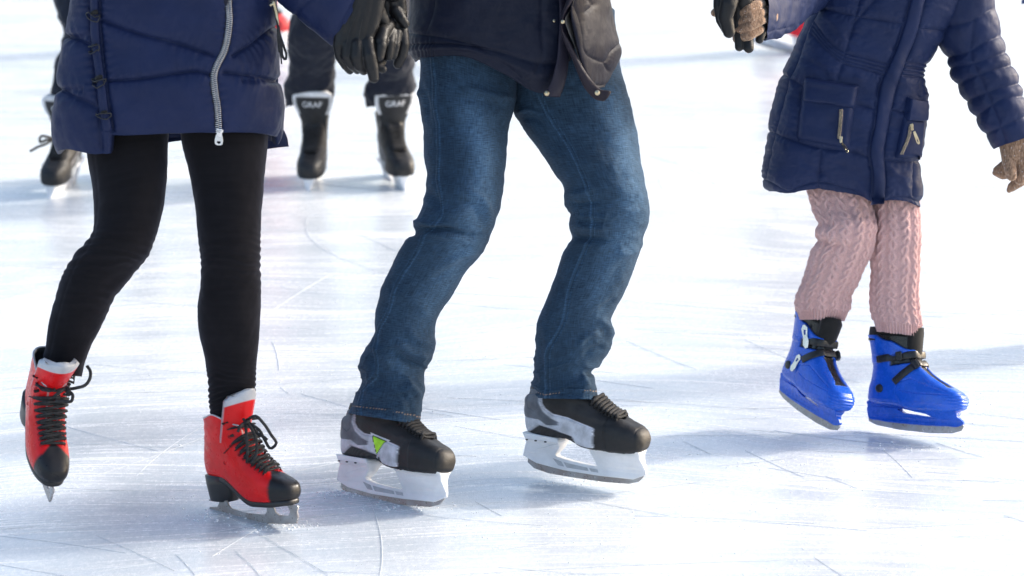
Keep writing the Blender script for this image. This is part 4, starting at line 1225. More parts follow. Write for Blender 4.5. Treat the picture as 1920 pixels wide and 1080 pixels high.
# strip with D-ring tabs
g = band(cb, [(168, -40), (168, 20), (171, 90), (180, 160), (187, 215), (192, 250)], [(187, -40), (187, 20), (191, 90), (200, 160), (207, 215), (214, 248)], .007, 90, 12, 6.4, .3)
strip = link('side_strip', gridmesh('side_strip', g, M_['puffer'], closed=False, col=np.broadcast_to(NAVY * .95, g.shape)), W, co)
for (x, y, an) in ((179, 19, 0), (179, 80, 0), (188, 142, -8), (196, 205, -6)):
    tab = band(cb, [(x - 7, y), (x - 6, y + 9)], [(x + 6, y - 1), (x + 7, y + 8)], .012, 8, 8, 6.4, .2)
    to = link('ring_tab', gridmesh('ring_tab', tab, M_['darkcloth'], closed=False, col=np.full(tab.shape, .016)), W, co)
    pts = [(x - 6, y + 7), (x - 6, y + 12), (x - 4, y + 16), (x, y + 18), (x + 4, y + 16), (x + 6, y + 12), (x + 6, y + 7), (x, y + 7)]
    tb = tube([on_or(cb, a, b_, .0125, 6.4) for a, b_ in spline(pts + [pts[0]], 30)[:-1]], .0013, 8, closed=True)
    link('d_ring', gridmesh('d_ring', tb, M_['black']), W, to)
zipper(cb, [(433, -60), (430, -20), (428, 0), (430, 35), (427, 67), (420, 96), (407, 122), (401, 140), (402, 163), (408, 204), (410, 246)], W, co, 7, 9, 86, M_['steel'], 6.4, (.010, .011, .022), .004,
       ((410, 242), (411, 256), .011), ((411, 252), (410, 272), .0165))
# cord with metal tip at the waist
def cord(pts, r, n=30):
    p = spline(pts, n); return tube([P(a, b_, c_) for a, b_, c_ in p], r, 8)
cg = [cord([(512, 10, 6.44), (517, 30, 6.43), (521, 50, 6.42)], .0022), cord([(521, 50, 6.42), (524, 75, 6.42), (526, 100, 6.42), (528, 120, 6.42)], .0016), cord([(521, 48, 6.42), (526, 70, 6.42), (533, 90, 6.42), (537, 105, 6.42), (535, 112, 6.42), (531, 108, 6.42), (528, 92, 6.42), (524, 70, 6.42)], .0026),
      cord([(522, 50, 6.42), (523, 80, 6.42), (525, 98, 6.42)], .0032)]
link('drawcord', merge('drawcord', cg, M_['lace']), W, co)
link('cord_end', merge('cord_end', [cord([(512, 2, 6.43), (518, 24, 6.43), (521, 46, 6.425)], .0030, 12), cord([(506, 10, 6.43), (514, 6, 6.43)], .0030, 8)], M_['brass']), W, co)
sl, sb = sleeve('sleeve', W, [(405, -225, 515, -262, 6.56, .07), (440, -130, 565, -175, 6.55, .075), (480, -50, 610, -105, 6.52, .072), (528, 4, 655, -80, 6.49, .066), (575, 42, 672, -55, 6.47, .060), (606, 68, 682, -42, 6.46, .055), (629, 84, 690, -22, 6.46, .046)],
           NAVY * .95, 5, parent=co, pucker=.0008, amp=.005)
sleeve('sleeve', W, [(120, -262, 235, -225, 6.56, .07), (75, -170, 185, -150, 6.52, .07), (50, -90, 165, -80, 6.42, .066), (110, -75, 190, -45, 6.34, .055), (190, -90, 230, -40, 6.28, .045)], NAVY * .95, 5, parent=co, pucker=.0008)
# gloved hand, back of the hand to the camera
Yg = 6.43
wgl = []
for (x0, x1, r0, r1) in ((650, 646, 15, 15), (664, 662, 19, 18), (678, 677, 20, 18), (692, 690, 17, 16)):
    wgl += chain([(x0 + 16, -25, Yg), (x0 + 8, 20, Yg), (x1, 60, Yg), (x1 - 2, 80, Yg - .004)], [r0 + 3, r0 + 3, r0 + 1, r1])
wgl += chain([(640, 62, Yg), (634, 86, Yg - .004), (638, 106, Yg), (648, 122, Yg + .01), (656, 132, Yg + .02)], [14, 11, 11, 10, 8.5])
wgl += chain([(652, 84, Yg - .010), (651, 104, Yg - .014), (660, 120, Yg - .006), (670, 131, Yg + .01)], [13, 13, 12, 9])
wgl += chain([(669, 84, Yg - .016), (669, 106, Yg - .024), (675, 122, Yg - .016), (682, 132, Yg)], [14, 14, 13, 10])
wgl += chain([(690, 80, Yg - .012), (693, 104, Yg - .024), (698, 128, Yg - .024), (701, 146, Yg - .018)], [14.5, 14.5, 13, 11])
wgl += chain([(704, 10, Yg + .01), (718, 40, Yg + .03), (724, 70, Yg + .05)], [15, 14, 12])
glove('glove', W, wgl, M_['leather'])
wr_ = P(675, -25, Yg + .01)
link('glove_seam', merge('glove_seam', [cord([(650, 82, Yg - .03), (655, 60, Yg - .025), (668, 30, Yg - .022)], .0006), cord([(672, 88, Yg - .032), (674, 64, Yg - .03), (680, 36, Yg - .026)], .0006)], M_['lace']), W)
Jw = dict(pel=P(325, 40, 6.57), belly=P(325, -60, 6.57), chest=P(322, -170, 6.57), neck=P(322, -290, 6.57), head=P(324, -395, 6.56), face=(.1, -1, -.1),
          hipL=P(250, 90, 6.56), kneeL=P(225, 465, kWL + .01), hipR=P(415, 90, 6.56), kneeR=P(432, 480, kWR + .01),
          shL=P(180, -225, 6.56), elbL=P(112, -85, 6.40), wrL=P(200, -66, 6.30), handL=P(235, -64, 6.27), shR=P(460, -225, 6.56), elbR=P(545, -75, 6.52), wrR=P(664, 0, 6.455), handR=P(675, 50, Yg))
a_ = skate_pts(poseWL, (.07, 0, .14), (.19, 0, .03)); Jw['ankL'], Jw['toeL'] = a_
a_ = skate_pts(poseWR, (.07, 0, .14), (.19, 0, .03)); Jw['ankR'], Jw['toeR'] = a_
make_body(W, Jw, .92, M_['hat'])
# bow on the standing skate, loose loop on the other
def bow(root, parent, strands, r=.0028, flat=.5):
    gs = []
    for s in strands:
        p = spline(s, 26); gs.append(tube([P(a, b_, c_) for a, b_, c_ in p], r, 8, flat, up=[.3, -1, .3]))
    link('lace_bow', merge('lace_bow', gs, M_['lace']), root, parent)
skates = [o for o in W.children if o.name.startswith('ice_skate')]
yb = float(skate_pts(poseWR, (.15, 0, .14))[0][1])
bow(W, skates[0], [[(462, 788, yb - .01), (478, 780, yb - .03), (495, 795, yb - .035), (508, 815, yb - .035), (518, 832, yb - .035), (508, 841, yb - .03), (496, 824, yb - .025), (486, 806, yb - .02), (470, 795, yb - .012)],
                   [(460, 792, yb - .01), (462, 815, yb - .028), (464, 845, yb - .034), (463, 868, yb - .036)], [(464, 792, yb - .01), (476, 812, yb - .03), (482, 835, yb - .036), (478, 858, yb - .04), (470, 870, yb - .04)],
                   [(462, 790, yb - .012), (450, 800, yb - .03), (446, 810, yb - .032)], [(456, 785, yb - .01), (462, 792, yb - .022), (468, 787, yb - .01)],
                   [(466, 790, yb - .01), (482, 812, yb - .02), (498, 822, yb - .028), (501, 825, yb - .03)]], .0032)
yb = float(skate_pts(poseWL, (.15, 0, .14))[0][1])
bow(W, skates[1], [[(126, 730, yb - .01), (145, 727, yb - .015), (160, 722, yb - .01), (169, 708, yb), (169, 695, yb + .01), (163, 686, yb + .02)], [(126, 732, yb - .012), (136, 740, yb - .02), (134, 752, yb - .03), (118, 752, yb - .03), (104, 752, yb - .03)],
                   [(126, 728, yb - .01), (112, 735, yb - .03), (100, 745, yb - .034)], [(124, 724, yb - .008), (130, 732, yb - .024), (126, 740, yb - .02)]], .0034)

# ================================================================== MAN in jeans
YM = 6.72
mg = P(960, 925, groundY(925))
Mn = thing('person', (mg[0], YM, 0), 'man in blue jeans and open dark padded jacket with grey and black hockey skates', 'person', 'skaters on the ice')
HL = [(-.002, 0, -.055), (.288, 0, -.058), (.20, 0, -.0765), (.299, 0, .025), (-.004, 0, .014), (-.004, 0, .085)]
poseML = fit_pose(HL, [(636, 924), (824, 932), (775, 955), (843, 869), (643, 853), (653, 783)], 6.58, R(-38), low=HLOW, zc=.000)
poseMR = fit_pose(HL, [(986, 874), (1201, 886), (1150, 910), (1208, 834), (987, 806), (994, 742)], 6.76, R(-34), low=HLOW, zc=.014)
make_hockey_skate(Mn, poseML, -1); make_hockey_skate(Mn, poseMR, 0)
DEN = np.array((.0190, .0415, .0730))
ml = [(775, 20, 975, 20, 6.84, .115), (782, 80, 975, 110, 6.83, .112), (788, 120, 968, 180, 6.82, .108), (785, 176, 962, 212, 6.80, .104), (792, 232, 954, 236, 6.78, .100), (796, 300, 949, 300, 6.74, .094), (801, 336, 946, 336, 6.72, .090), (797, 362, 943, 362, 6.70, .087),
      (792, 392, 938, 388, 6.69, .085), (783, 412, 929, 408, 6.68, .084), (776, 425, 922, 430, 6.68, .083), (779, 440, 917, 446, 6.68, .082), (760, 454, 903, 474, 6.69, .080), (742, 485, 877, 505, 6.70, .077), (716, 541, 845, 557, 6.72, .074), (705, 585, 818, 600, 6.72, .072),
      (702, 622, 814, 625, 6.71, .072), (692, 648, 816, 646, 6.70, .074), (677, 672, 808, 674, 6.69, .076), (675, 695, 797, 694, 6.68, .076), (677, 716, 794, 722, 6.67, .082, -.01), (665, 744, 790, 752, 6.65, .088, -.018), (655, 775, 786, 795, 6.63, .094, -.022)]
mr = [(960, 20, 1152, 20, 6.86, .115), (958, 90, 1158, 90, 6.86, .112), (960, 165, 1169, 150, 6.86, .108), (964, 210, 1182, 195, 6.85, .104), (983, 243, 1192, 240, 6.83, .100), (1007, 277, 1199, 280, 6.81, .096), (1028, 305, 1204, 318, 6.79, .094), (1044, 332, 1209, 342, 6.78, .092),
      (1060, 358, 1215, 370, 6.77, .090), (1059, 384, 1217, 394, 6.77, .088), (1072, 402, 1214, 412, 6.77, .086), (1069, 428, 1210, 430, 6.77, .084), (1072, 448, 1204, 452, 6.78, .082), (1057, 474, 1196, 478, 6.80, .080), (1042, 515, 1183, 522, 6.83, .077), (1027, 559, 1163, 565, 6.85, .075),
      (1008, 602, 1145, 600, 6.86, .073), (1005, 628, 1144, 624, 6.86, .073), (1006, 652, 1145, 645, 6.86, .074), (1006, 676, 1134, 668, 6.85, .075), (1004, 698, 1113, 690, 6.84, .074), (998, 722, 1115, 714, 6.83, .080, -.03), (992, 740, 1119, 736, 6.82, .084, -.045), (991, 746, 1119, 750, 6.82, .086, -.05)]
ml, kML = align(ml, 440, poseML, .07, .15, -.012); mr, kMR = align(mr, 430, poseMR, .07, .15, .01)
ML_F = [([(775, 432), (830, 428), (880, 440), (918, 442)], 7, -.009), ([(780, 445), (840, 442), (895, 460)], 9, .004), ([(780, 416), (815, 422), (850, 424)], 6, .006), ([(870, 358), (905, 372), (915, 400), (912, 430)], 9, .005), ([(855, 372), (890, 388), (898, 415)], 8, -.004),
        ([(826, 500), (870, 478), (900, 470)], 8, .005), ([(800, 530), (850, 505), (880, 500)], 8, -.003), ([(720, 545), (770, 560), (815, 610)], 12, .003), ([(740, 636), (770, 660), (808, 672)], 8, .007), ([(735, 655), (765, 678), (797, 690)], 7, -.008), ([(762, 612), (790, 640), (812, 640)], 9, .004),
        ([(690, 640), (715, 665), (745, 690)], 10, .004), ([(760, 712), (778, 735), (788, 752)], 8, .005), ([(680, 715), (720, 735), (770, 745)], 11, -.004), ([(745, 725), (765, 755), (772, 785)], 8, -.003), ([(792, 350), (820, 380), (830, 415)], 9, -.004), ([(786, 150), (798, 185), (806, 230)], 7, -.004), ([(782, 172), (800, 176)], 8, .004),
        ([(850, 180), (905, 190), (960, 205)], 10, -.003), ([(870, 160), (930, 180), (975, 185)], 9, .004), ([(680, 672), (700, 700), (690, 730)], 9, .004), ([(700, 700), (725, 720)], 9, -.004)]
MR_F = [([(968, 215), (990, 205), (1015, 215)], 5, .004), ([(975, 225), (1000, 222), (1025, 240)], 5, -.003), ([(1060, 380), (1090, 384), (1130, 375)], 7, -.006), ([(1062, 362), (1090, 362), (1120, 350)], 8, .004), ([(1075, 405), (1110, 405), (1150, 410)], 7, .004), ([(1070, 422), (1100, 425), (1150, 428)], 7, .004), ([(1075, 447), (1105, 447), (1145, 450)], 7, -.006),
        ([(1150, 470), (1180, 472), (1198, 460)], 10, .006), ([(1120, 595), (1138, 612), (1144, 640)], 9, .007), ([(1118, 578), (1135, 575), (1158, 560)], 8, -.004), ([(1080, 652), (1100, 630), (1125, 622)], 8, .006), ([(1090, 672), (1112, 655), (1140, 650)], 8, -.005), ([(1085, 680), (1105, 685), (1130, 678)], 7, .005), ([(1090, 700), (1105, 700), (1115, 695)], 6, -.007),
        ([(1098, 690), (1095, 712), (1108, 728)], 7, .005), ([(1010, 600), (1030, 640), (1028, 690)], 10, .003), ([(1130, 520), (1150, 490), (1185, 470)], 12, .003), ([(1008, 690), (1018, 715), (1010, 735)], 8, .003)]
ML_S = [(808, 60), (808, 103), (813, 150), (813, 193), (820, 233), (820, 333), (823, 408), (812, 424), (801, 436), (783, 470), (742, 537), (727, 585), (709, 622), (705, 659), (703, 707), (683, 730), (677, 782)]
MR_S = [(1000, 150), (1017, 195), (1043, 240), (1063, 270), (1087, 320), (1103, 363), (1110, 400), (1110, 433), (1094, 470), (1068, 537), (1053, 607), (1031, 652), (1026, 696), (1026, 748)]
def den_paint(cx, hemline, seam):
    def f_(X, Y, A, T, G, col):
        s, _, _ = segdist(X, Y, spline(cx, 40)); wv = np.exp(-(s / 26)**2) * sstep(120, 240, Y) * (1 - .6 * sstep(480, 640, Y))
        col = col * (1 + 1.25 * wv[..., None])
        col = col + np.array((.012, .012, .008)) * wv[..., None]
        hd, q, _ = segdist(X, Y, hemline); st = (hd < 1.0) & (np.sin(q * 1.15) > -.25)
        col[st] = (.22, .16, .12); col[(hd > 1.2) & (hd < 2.6)] *= .8
        edge = sstep(.985, 1., T); col = col * (1 + .45 * edge[..., None])
        sd, q, _ = segdist(X, Y, spline(seam, 80)); fade = np.exp(-((sd - 3.5) / 1.1)**2) * (np.sin(A) > -.2)
        return col * (1 + 1.3 * (fade * (.6 + .4 * np.sin(q * 1.3)))[..., None])
    return f_
def den_hem(hemline):
    def f_(X, Y, A, T, G):
        hd, q, _ = segdist(X, Y, hemline); r = -.0014 * np.exp(-(hd / 1.6)**2) + .0005 * np.sin(q * .9) * sstep(.97, 1, T)
        ax = X * .35 + Y; rd = 1 - np.abs(vnoise(X * .016 + Y * .006, Y * .034 - X * .010, np.cos(A) * .6, 77)) * 2.2
        rd2 = 1 - np.abs(vnoise(X * .020 - Y * .006, Y * .045 + X * .014, np.cos(A) * .6, 78)) * 2.2
        mk = sstep(600, 690, Y) * .9 + np.exp(-((Y - 425) / 45)**2) * .8 + .04
        return r + .0050 * np.clip(rd, 0, 1)**2 * mk + .0032 * np.clip(rd2, 0, 1)**2 * mk + .0012 * fbm(X * .018, Y * .030, A * .5, 8) + .0012 * fbm(X * .06, Y * .05, A, 9)
    return f_
hl = [(650, 760), (680, 764), (730, 769), (780, 780), (792, 783)]; hr = [(988, 730), (1024, 740), (1060, 735), (1100, 731), (1124, 734)]
ML_F = [(a, w_ * .85, q * 1.45) for a, w_, q in ML_F]; MR_F = [(a, w_ * .85, q * 1.45) for a, w_, q in MR_F]
j1, _ = leg_cloth('jeans', Mn, ml, 420, 260, M_['denim'], DEN, ML_F, [(ML_S, 2.2, .0016, 1.0), ([(a - 4, b_) for a, b_ in ML_S], 2., -.0010, .8)], e=.88, paint=den_paint([(880, 200), (905, 300), (890, 400), (860, 480), (790, 600), (750, 680)], hl, ML_S), extra=den_hem(hl), liplen=.03)
leg_cloth('jeans_leg', Mn, mr, 420, 260, M_['denim'], DEN, MR_F, [(MR_S, 2.0, .0016, 1.35), ([(a + 8, b_) for a, b_ in MR_S], 2.2, .0012, 1.0), ([(a + 4, b_) for a, b_ in MR_S], 1.6, -.0010, .75)], e=.88, paint=den_paint([(1130, 140), (1172, 280), (1185, 400), (1160, 470), (1120, 580), (1100, 690)], hr, [(a + 2, b_) for a, b_ in MR_S]), extra=den_hem(hr), liplen=.03, parent=j1)
# jacket body
MJ_SE = [[(936, -80), (938, 0), (936, 60), (931, 118)], [(1016, -60), (1016, 0), (1016, 60), (1015, 108), (980, 140)], [(808, -60), (812, 0), (806, 40), (797, 62)], [(1055, -30), (1052, 60), (1048, 130), (1040, 178)], [(1015, 112), (1042, 116)],
         [(768, 62), (850, 76), (960, 128), (1000, 150)], [(768, -140), (940, -140), (1100, -140)], [(780, -60), (900, -60)]]
mj = [(855, -375, 1045, -375, 6.86, .085), (790, -345, 1115, -345, 6.86, .125), (760, -290, 1150, -290, 6.86, .14), (768, -180, 1148, -180, 6.85, .15), (772, -60, 1146, -60, 6.85, .155), (771, 0, 1142, 10, 6.85, .158), (768, 56, 1130, 70, 6.85, .16), (764, 82, 1110, 118, 6.85, .162), (768, 100, 1090, 158, 6.85, .163), (778, 115, 1075, 185, 6.85, .16)]
def mj_mod(X, Y, A, T, G, n):
    off = np.zeros(G.shape); lo = sstep(.88, 1, T) * (np.sin(A) > 0)
    off[..., 2] = lo * (.018 * np.exp(-((X - 870) / 60)**2) - .022 * np.exp(-((X - 1005) / 42)**2))
    gather = .0025 * np.sin(X * .9 + 3 * vnoise(X * .05, Y * .05)) * sstep(60, 110, Y) * (X < 815)
    rim = .004 * np.exp(-((T - .955) / .012)**2) - .003 * np.exp(-((T - .93) / .006)**2)
    pl = -.02 * sstep(1050, 1075, X) * (np.sin(A) > 0) * sstep(-60, 40, Y)
    return gather + rim + pl, off
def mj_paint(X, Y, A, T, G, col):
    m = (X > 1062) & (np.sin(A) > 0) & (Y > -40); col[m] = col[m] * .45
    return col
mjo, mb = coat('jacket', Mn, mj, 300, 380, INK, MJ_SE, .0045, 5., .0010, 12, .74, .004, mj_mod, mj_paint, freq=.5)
# thrown-back front flap: padded outer, lining and placket
FL_SE = [[(1084, -20), (1078, 8), (1086, 30), (1092, 62), (1101, 102), (1118, 112), (1134, 117), (1146, 98), (1162, 82)], [(1098, -10), (1110, 12), (1100, 22)], [(1134, 120), (1140, 132)], [(1120, 160), (1136, 160)]]
fl = [(1078, -90, 1128, -90, 6.72, .02, .06), (1074, -40, 1136, -40, 6.71, .024, .08), (1070, 0, 1142, 0, 6.70, .028, .09), (1070, 30, 1150, 30, 6.70, .028, .10), (1078, 60, 1157, 62, 6.70, .028, .10), (1084, 90, 1165, 92, 6.70, .028, .10), (1090, 118, 1162, 112, 6.70, .026, .09), (1102, 146, 1146, 140, 6.70, .022, .07), (1118, 168, 1134, 164, 6.70, .012, .03)]
coat('jacket_flap', Mn, fl, 170, 180, np.array((.0085, .0080, .0165)), FL_SE, .0055, 4., .0008, 6, .85, .0025, None, None, parent=mjo, liplen=.003, freq=.8)
def slab(name, L, Rr, YL, YR, th, colr, root, parent, K=60, W_=16, rough=None, bulge=.0, mat_=None):
    """thin padded strip between two pixel outlines, with its own thickness"""
    Lp = spline(L, K); Rp = spline(Rr, K); top = np.zeros((K, W_, 3)); 
    for j in range(W_):
        s = j / (W_ - 1); q = Lp * (1 - s) + Rp * s
        top[:, j] = P(q[:, 0], q[:, 1], YL * (1 - s) + YR * s - bulge * math.sin(s * math.pi) - .002 * vnoise(q[:, 0] * .05, q[:, 1] * .05, s))
    e_ = np.sin(np.linspace(0, np.pi, W_)) ** .4 * th
    a = top.copy(); a[:, :, 1] -= e_ / 2; b_ = top[:, ::-1].copy(); b_[:, :, 1] += e_ / 2
    G = np.concatenate([a, b_[:, 1:-1]], 1)
    c = G.mean(1); G = np.concatenate([(c[0] + (G[0] - c[0]) * .1)[None], G, (c[-1] + (G[-1] - c[-1]) * .1)[None]], 0)
    me = gridmesh(name, G, mat_ or M_['puffer'], col=np.broadcast_to(np.array(colr), G.shape), caps=True)
    return link(name, me, root, parent)
slab('jacket_lining', [(1082, -40), (1070, 18), (1060, 34), (1066, 60), (1078, 88), (1086, 112), (1092, 124)], [(1086, -40), (1074, 10), (1068, 24), (1078, 55), (1086, 90), (1092, 112), (1093, 125)], 6.600, 6.63, .006, (.15, .135, .125), Mn, mjo)
slab('jacket_placket', [(1072, -60), (1066, -10), (1052, 30), (1050, 48), (1058, 80), (1072, 110), (1083, 138), (1098, 168), (1120, 188), (1132, 190)], [(1090, -60), (1078, -6), (1058, 30), (1054, 46), (1072, 84), (1090, 120), (1108, 148), (1128, 168), (1146, 172), (1142, 180)], 6.605, 6.60, .012, (.020, .015, .022), Mn, mjo, bulge=.004)
slab('jacket_inner_placket', [(1046, -60), (1048, 60), (1042, 120), (1030, 160), (1018, 180)], [(1066, -60), (1066, 60), (1066, 120), (1060, 155), (1050, 182)], 6.68, 6.70, .010, (.024, .022, .038), Mn, mjo, bulge=.003)
def snap(x, y, Y, r=.0055, m='brass'):
    n_ = 18; c = P(x, y, Y); rv = []
    for rr, dy in ((.0001, -.0030), (r * .5, -.0034), (r * .6, -.0018), (r, -.0022), (r * 1.05, .002)): rv.append([(c[0] + rr * math.cos(q), c[1] + dy, c[2] + rr * math.sin(q)) for q in np.linspace(0, 2 * np.pi, n_, endpoint=False)])
    link('snap_button', gridmesh('snap_button', np.array(rv), M_[m], caps=True), Mn, mjo)
snap(1025, 175, 6.666); snap(1055, 41, 6.592, .004); snap(1120, 174, 6.590, .0055); snap(1039, 39, 6.67, .003)
sl_m = [(1075, -330, 1150, -300, 6.86, .075), (1100, -250, 1195, -225, 6.84, .072), (1165, -150, 1240, -200, 6.76, .065), (1235, -95, 1300, -165, 6.70, .056), (1290, -55, 1345, -120, 6.67, .048), (1325, -25, 1380, -75, 6.66, .042)]
sleeve('sleeve', Mn, sl_m, INK, 4, parent=mjo)
sleeve('sleeve', Mn, [(770, -300, 845, -325, 6.86, .075), (715, -215, 800, -210, 6.84, .072), (690, -140, 775, -130, 6.74, .064), (695, -80, 770, -75, 6.62, .054), (708, -42, 768, -40, 6.53, .045)], INK, 4, parent=mjo)
# his glove behind hers
Yh = 6.50
hg = chain([(740, -70, Yh), (738, -20, Yh)], [30, 29])
for (x0, x1, r0) in ((722, 728, 15), (736, 740, 16), (748, 750, 13)):
    hg += chain([(x0, -10, Yh), (x0 + 4, 25, Yh), (x1, 62, Yh)], [r0 + 1, r0, r0 - 2])
hg += chain([(730, 46, Yh - .02), (718, 60, Yh - .060), (714, 78, Yh - .078)], [14, 14, 13])
hg += chain([(719, 72, Yh - .05), (715, 86, Yh - .084), (711, 106, Yh - .088)], [11, 11.5, 10.5])
hg += chain([(734, 60, Yh - .03), (731, 80, Yh - .052), (728, 105, Yh - .054)], [12, 11, 10])
hg += chain([(744, 62, Yh - .025), (741, 85, Yh - .040), (737, 104, Yh - .036)], [11, 10.5, 9.5])
hg += chain([(753, 56, Yh), (757, 84, Yh - .015), (753, 104, Yh - .014), (746, 120, Yh - .010)], [14, 12.5, 11.5, 10])
hg += chain([(742, 20, Yh - .01), (752, 34, Yh - .018), (760, 45, Yh - .016)], [13, 11, 9])
hg += chain([(716, 116, Yh - .05), (708, 126, Yh - .066), (718, 130, Yh - .066)], [10, 9, 8.5])
glove('glove', Mn, hg, M_['leather'])
# his other glove round the child's hand
Yk = 6.66
kg = chain([(1358, -70, Yk), (1366, -20, Yk + .01)], [31, 30])
kg += chain([(1372, -18, Yk - .02), (1366, 8, Yk - .034), (1360, 32, Yk - .036), (1367, 60, Yk - .038)], [20, 18, 16, 13])
kg += chain([(1350, -10, Yk), (1348, 12, Yk - .01), (1352, 38, Yk - .01), (1362, 58, Yk - .012)], [14, 12, 11, 9])
kg += chain([(1395, -5, Yk), (1400, 30, Yk + .02), (1402, 62, Yk + .02), (1404, 90, Yk + .006)], [18, 15, 12, 11])
kg += chain([(1385, 0, Yk + .01), (1386, 50, Yk + .02), (1386, 88, Yk + .008)], [16, 12, 9.5])
kg += chain([(1412, -5, Yk + .02), (1424, 30, Yk + .03), (1430, 55, Yk + .03), (1424, 74, Yk + .02)], [14, 12, 11, 9])
glove('glove', Mn, kg, M_['leather'])
Jm = dict(pel=P(965, 60, 6.86), belly=P(962, -60, 6.86), chest=P(958, -200, 6.86), neck=P(952, -370, 6.86), head=P(950, -490, 6.84), face=(.3, -1, -.1),
          hipL=P(880, 90, 6.84), kneeL=P(855, 430, kML + .01), hipR=P(1055, 90, 6.86), kneeR=P(1140, 420, kMR + .01),
          shL=P(812, -290, 6.86), elbL=P(738, -150, 6.76), wrL=P(738, -40, 6.52), handL=P(738, 30, Yh), shR=P(1110, -285, 6.86), elbR=P(1185, -185, 6.78), wrR=P(1345, -50, 6.665), handR=P(1365, -5, Yk))
Jm['ankL'], Jm['toeL'] = skate_pts(poseML, (.07, 0, .14), (.21, 0, .03)); Jm['ankR'], Jm['toeR'] = skate_pts(poseMR, (.07, 0, .14), (.21, 0, .03))
make_body(Mn, Jm, 1.0, None, False)

# ================================================================== GIRL in navy coat, pink knit, blue skates
YG = 7.15
gg = P(1660, 830, groundY(830))
Gl = thing('person', (gg[0], YG, 0), 'child in quilted navy coat, pink cable knit leggings and blue plastic skates', 'person', 'skaters on the ice')
KL = [(.0, 0, -.026), (.240, 0, -.034), (.215, 0, -.049), (.2465, 0, .022), (-.010, 0, .016), (-.007, 0, .168), (.12, 0, .160)]
poseGR = fit_pose(KL, [(1636, 796), (1811, 806), (1780, 822), (1813, 752), (1626, 757), (1629, 604), (1718, 630)], 7.06, R(-30), low=KLOW, zc=.012)
poseGL = fit_pose(KL, [(1468, 724), (1567, 806), (1557, 819), (1598, 752), (1466, 700), (1497, 580), (1572, 606)], 7.15, R(-58), low=KLOW, zc=.035)
make_child_skate(Gl, poseGR, 1); make_child_skate(Gl, poseGL, -1)
PINK = (.70, .45, .43)
gl = [(1512, 300, 1622, 300, 7.18, .066), (1520, 365, 1627, 375, 7.16, .066), (1528, 396, 1636, 405, 7.15, .066), (1538, 420, 1640, 428, 7.13, .064), (1532, 436, 1638, 445, 7.13, .063), (1536, 452, 1634, 465, 7.14, .062), (1526, 470, 1628, 482, 7.15, .060), (1516, 501, 1617, 505, 7.17, .058), (1506, 532, 1604, 532, 7.19, .054), (1496, 558, 1592, 555, 7.20, .050), (1495, 578, 1590, 578, 7.20, .048), (1500, 600, 1582, 602, 7.20, .045)]
gr_ = [(1632, 300, 1718, 300, 7.20, .062), (1636, 387, 1721, 404, 7.18, .062), (1637, 437, 1724, 451, 7.17, .060), (1634, 479, 1722, 480, 7.17, .058), (1638, 507, 1722, 507, 7.18, .056), (1635, 540, 1720, 545, 7.19, .052), (1635, 578, 1722, 585, 7.19, .050), (1639, 595, 1726, 605, 7.19, .049), (1645, 622, 1724, 632, 7.19, .047)]
gl, kGL = align(gl, 440, poseGL, .06, .15); gr_, kGR = align(gr_, 460, poseGR, .06, .15)
def knit_fn(X, Y, A, T, G):
    H_, W_ = X.shape
    seg = np.linalg.norm(np.roll(G, -1, 1) - G, axis=2).sum(1).mean(); u = A / (2 * np.pi) * seg
    dv = np.concatenate([[0], np.cumsum(np.linalg.norm(np.diff(G, axis=0), axis=2).mean(1))]); v = np.broadcast_to(dv[:, None], X.shape)
    per = seg / round(seg / .030); u = u + .0022 * vnoise(u * 40, v * 28, 0, 91); k = np.floor(u / per); uu = u - (k + .5) * per; s = np.where(k % 2 == 0, 1, -1)
    ph = v * 2 * np.pi / .046 + k * 1.9 + 1.1 * vnoise(k * 3.7, v * 16, 0, 92)
    a1 = .0062 * np.sin(ph); a2 = -a1; wd = .0046
    z1 = .5 + .5 * np.cos(ph) * s; z2 = 1 - z1
    h1 = np.exp(-((uu - a1) / wd)**4) * (.6 + .4 * z1); h2 = np.exp(-((uu - a2) / wd)**4) * (.6 + .4 * z2)
    h = np.maximum(h1, h2)
    rib = np.exp(-((np.abs(uu) - per * .46) / .0012)**2)
    st = .0006 * np.sin(v * 2 * np.pi / .0042 + np.abs(uu) * 900)
    cuff = sstep(.925, .95, T)
    body = .0060 * h - .0012 * rib + st
    return body * (1 - cuff) + cuff * (.0022 * np.sin(u * 2 * np.pi / .0075) + st) + .002 * fbm(X * .02, Y * .03, A, 4)
def knit_paint(X, Y, A, T, G, col): return col
GLF = [([(1528, 435), (1560, 445), (1600, 450)], 8, .004), ([(1535, 452), (1570, 462), (1610, 462)], 7, -.004), ([(1540, 415), (1570, 425)], 7, -.003)]
k1, _ = leg_cloth('knit_leggings', Gl, gl, 520, 460, M_['knit'], PINK, GLF, [], e=.94, extra=knit_fn, liplen=.012, inset=.9)
leg_cloth('knit_leggings_leg', Gl, gr_, 520, 420, M_['knit'], PINK, [([(1636, 500), (1680, 506), (1720, 498)], 6, -.003)], [], e=.94, extra=knit_fn, liplen=.012, inset=.9, parent=k1)
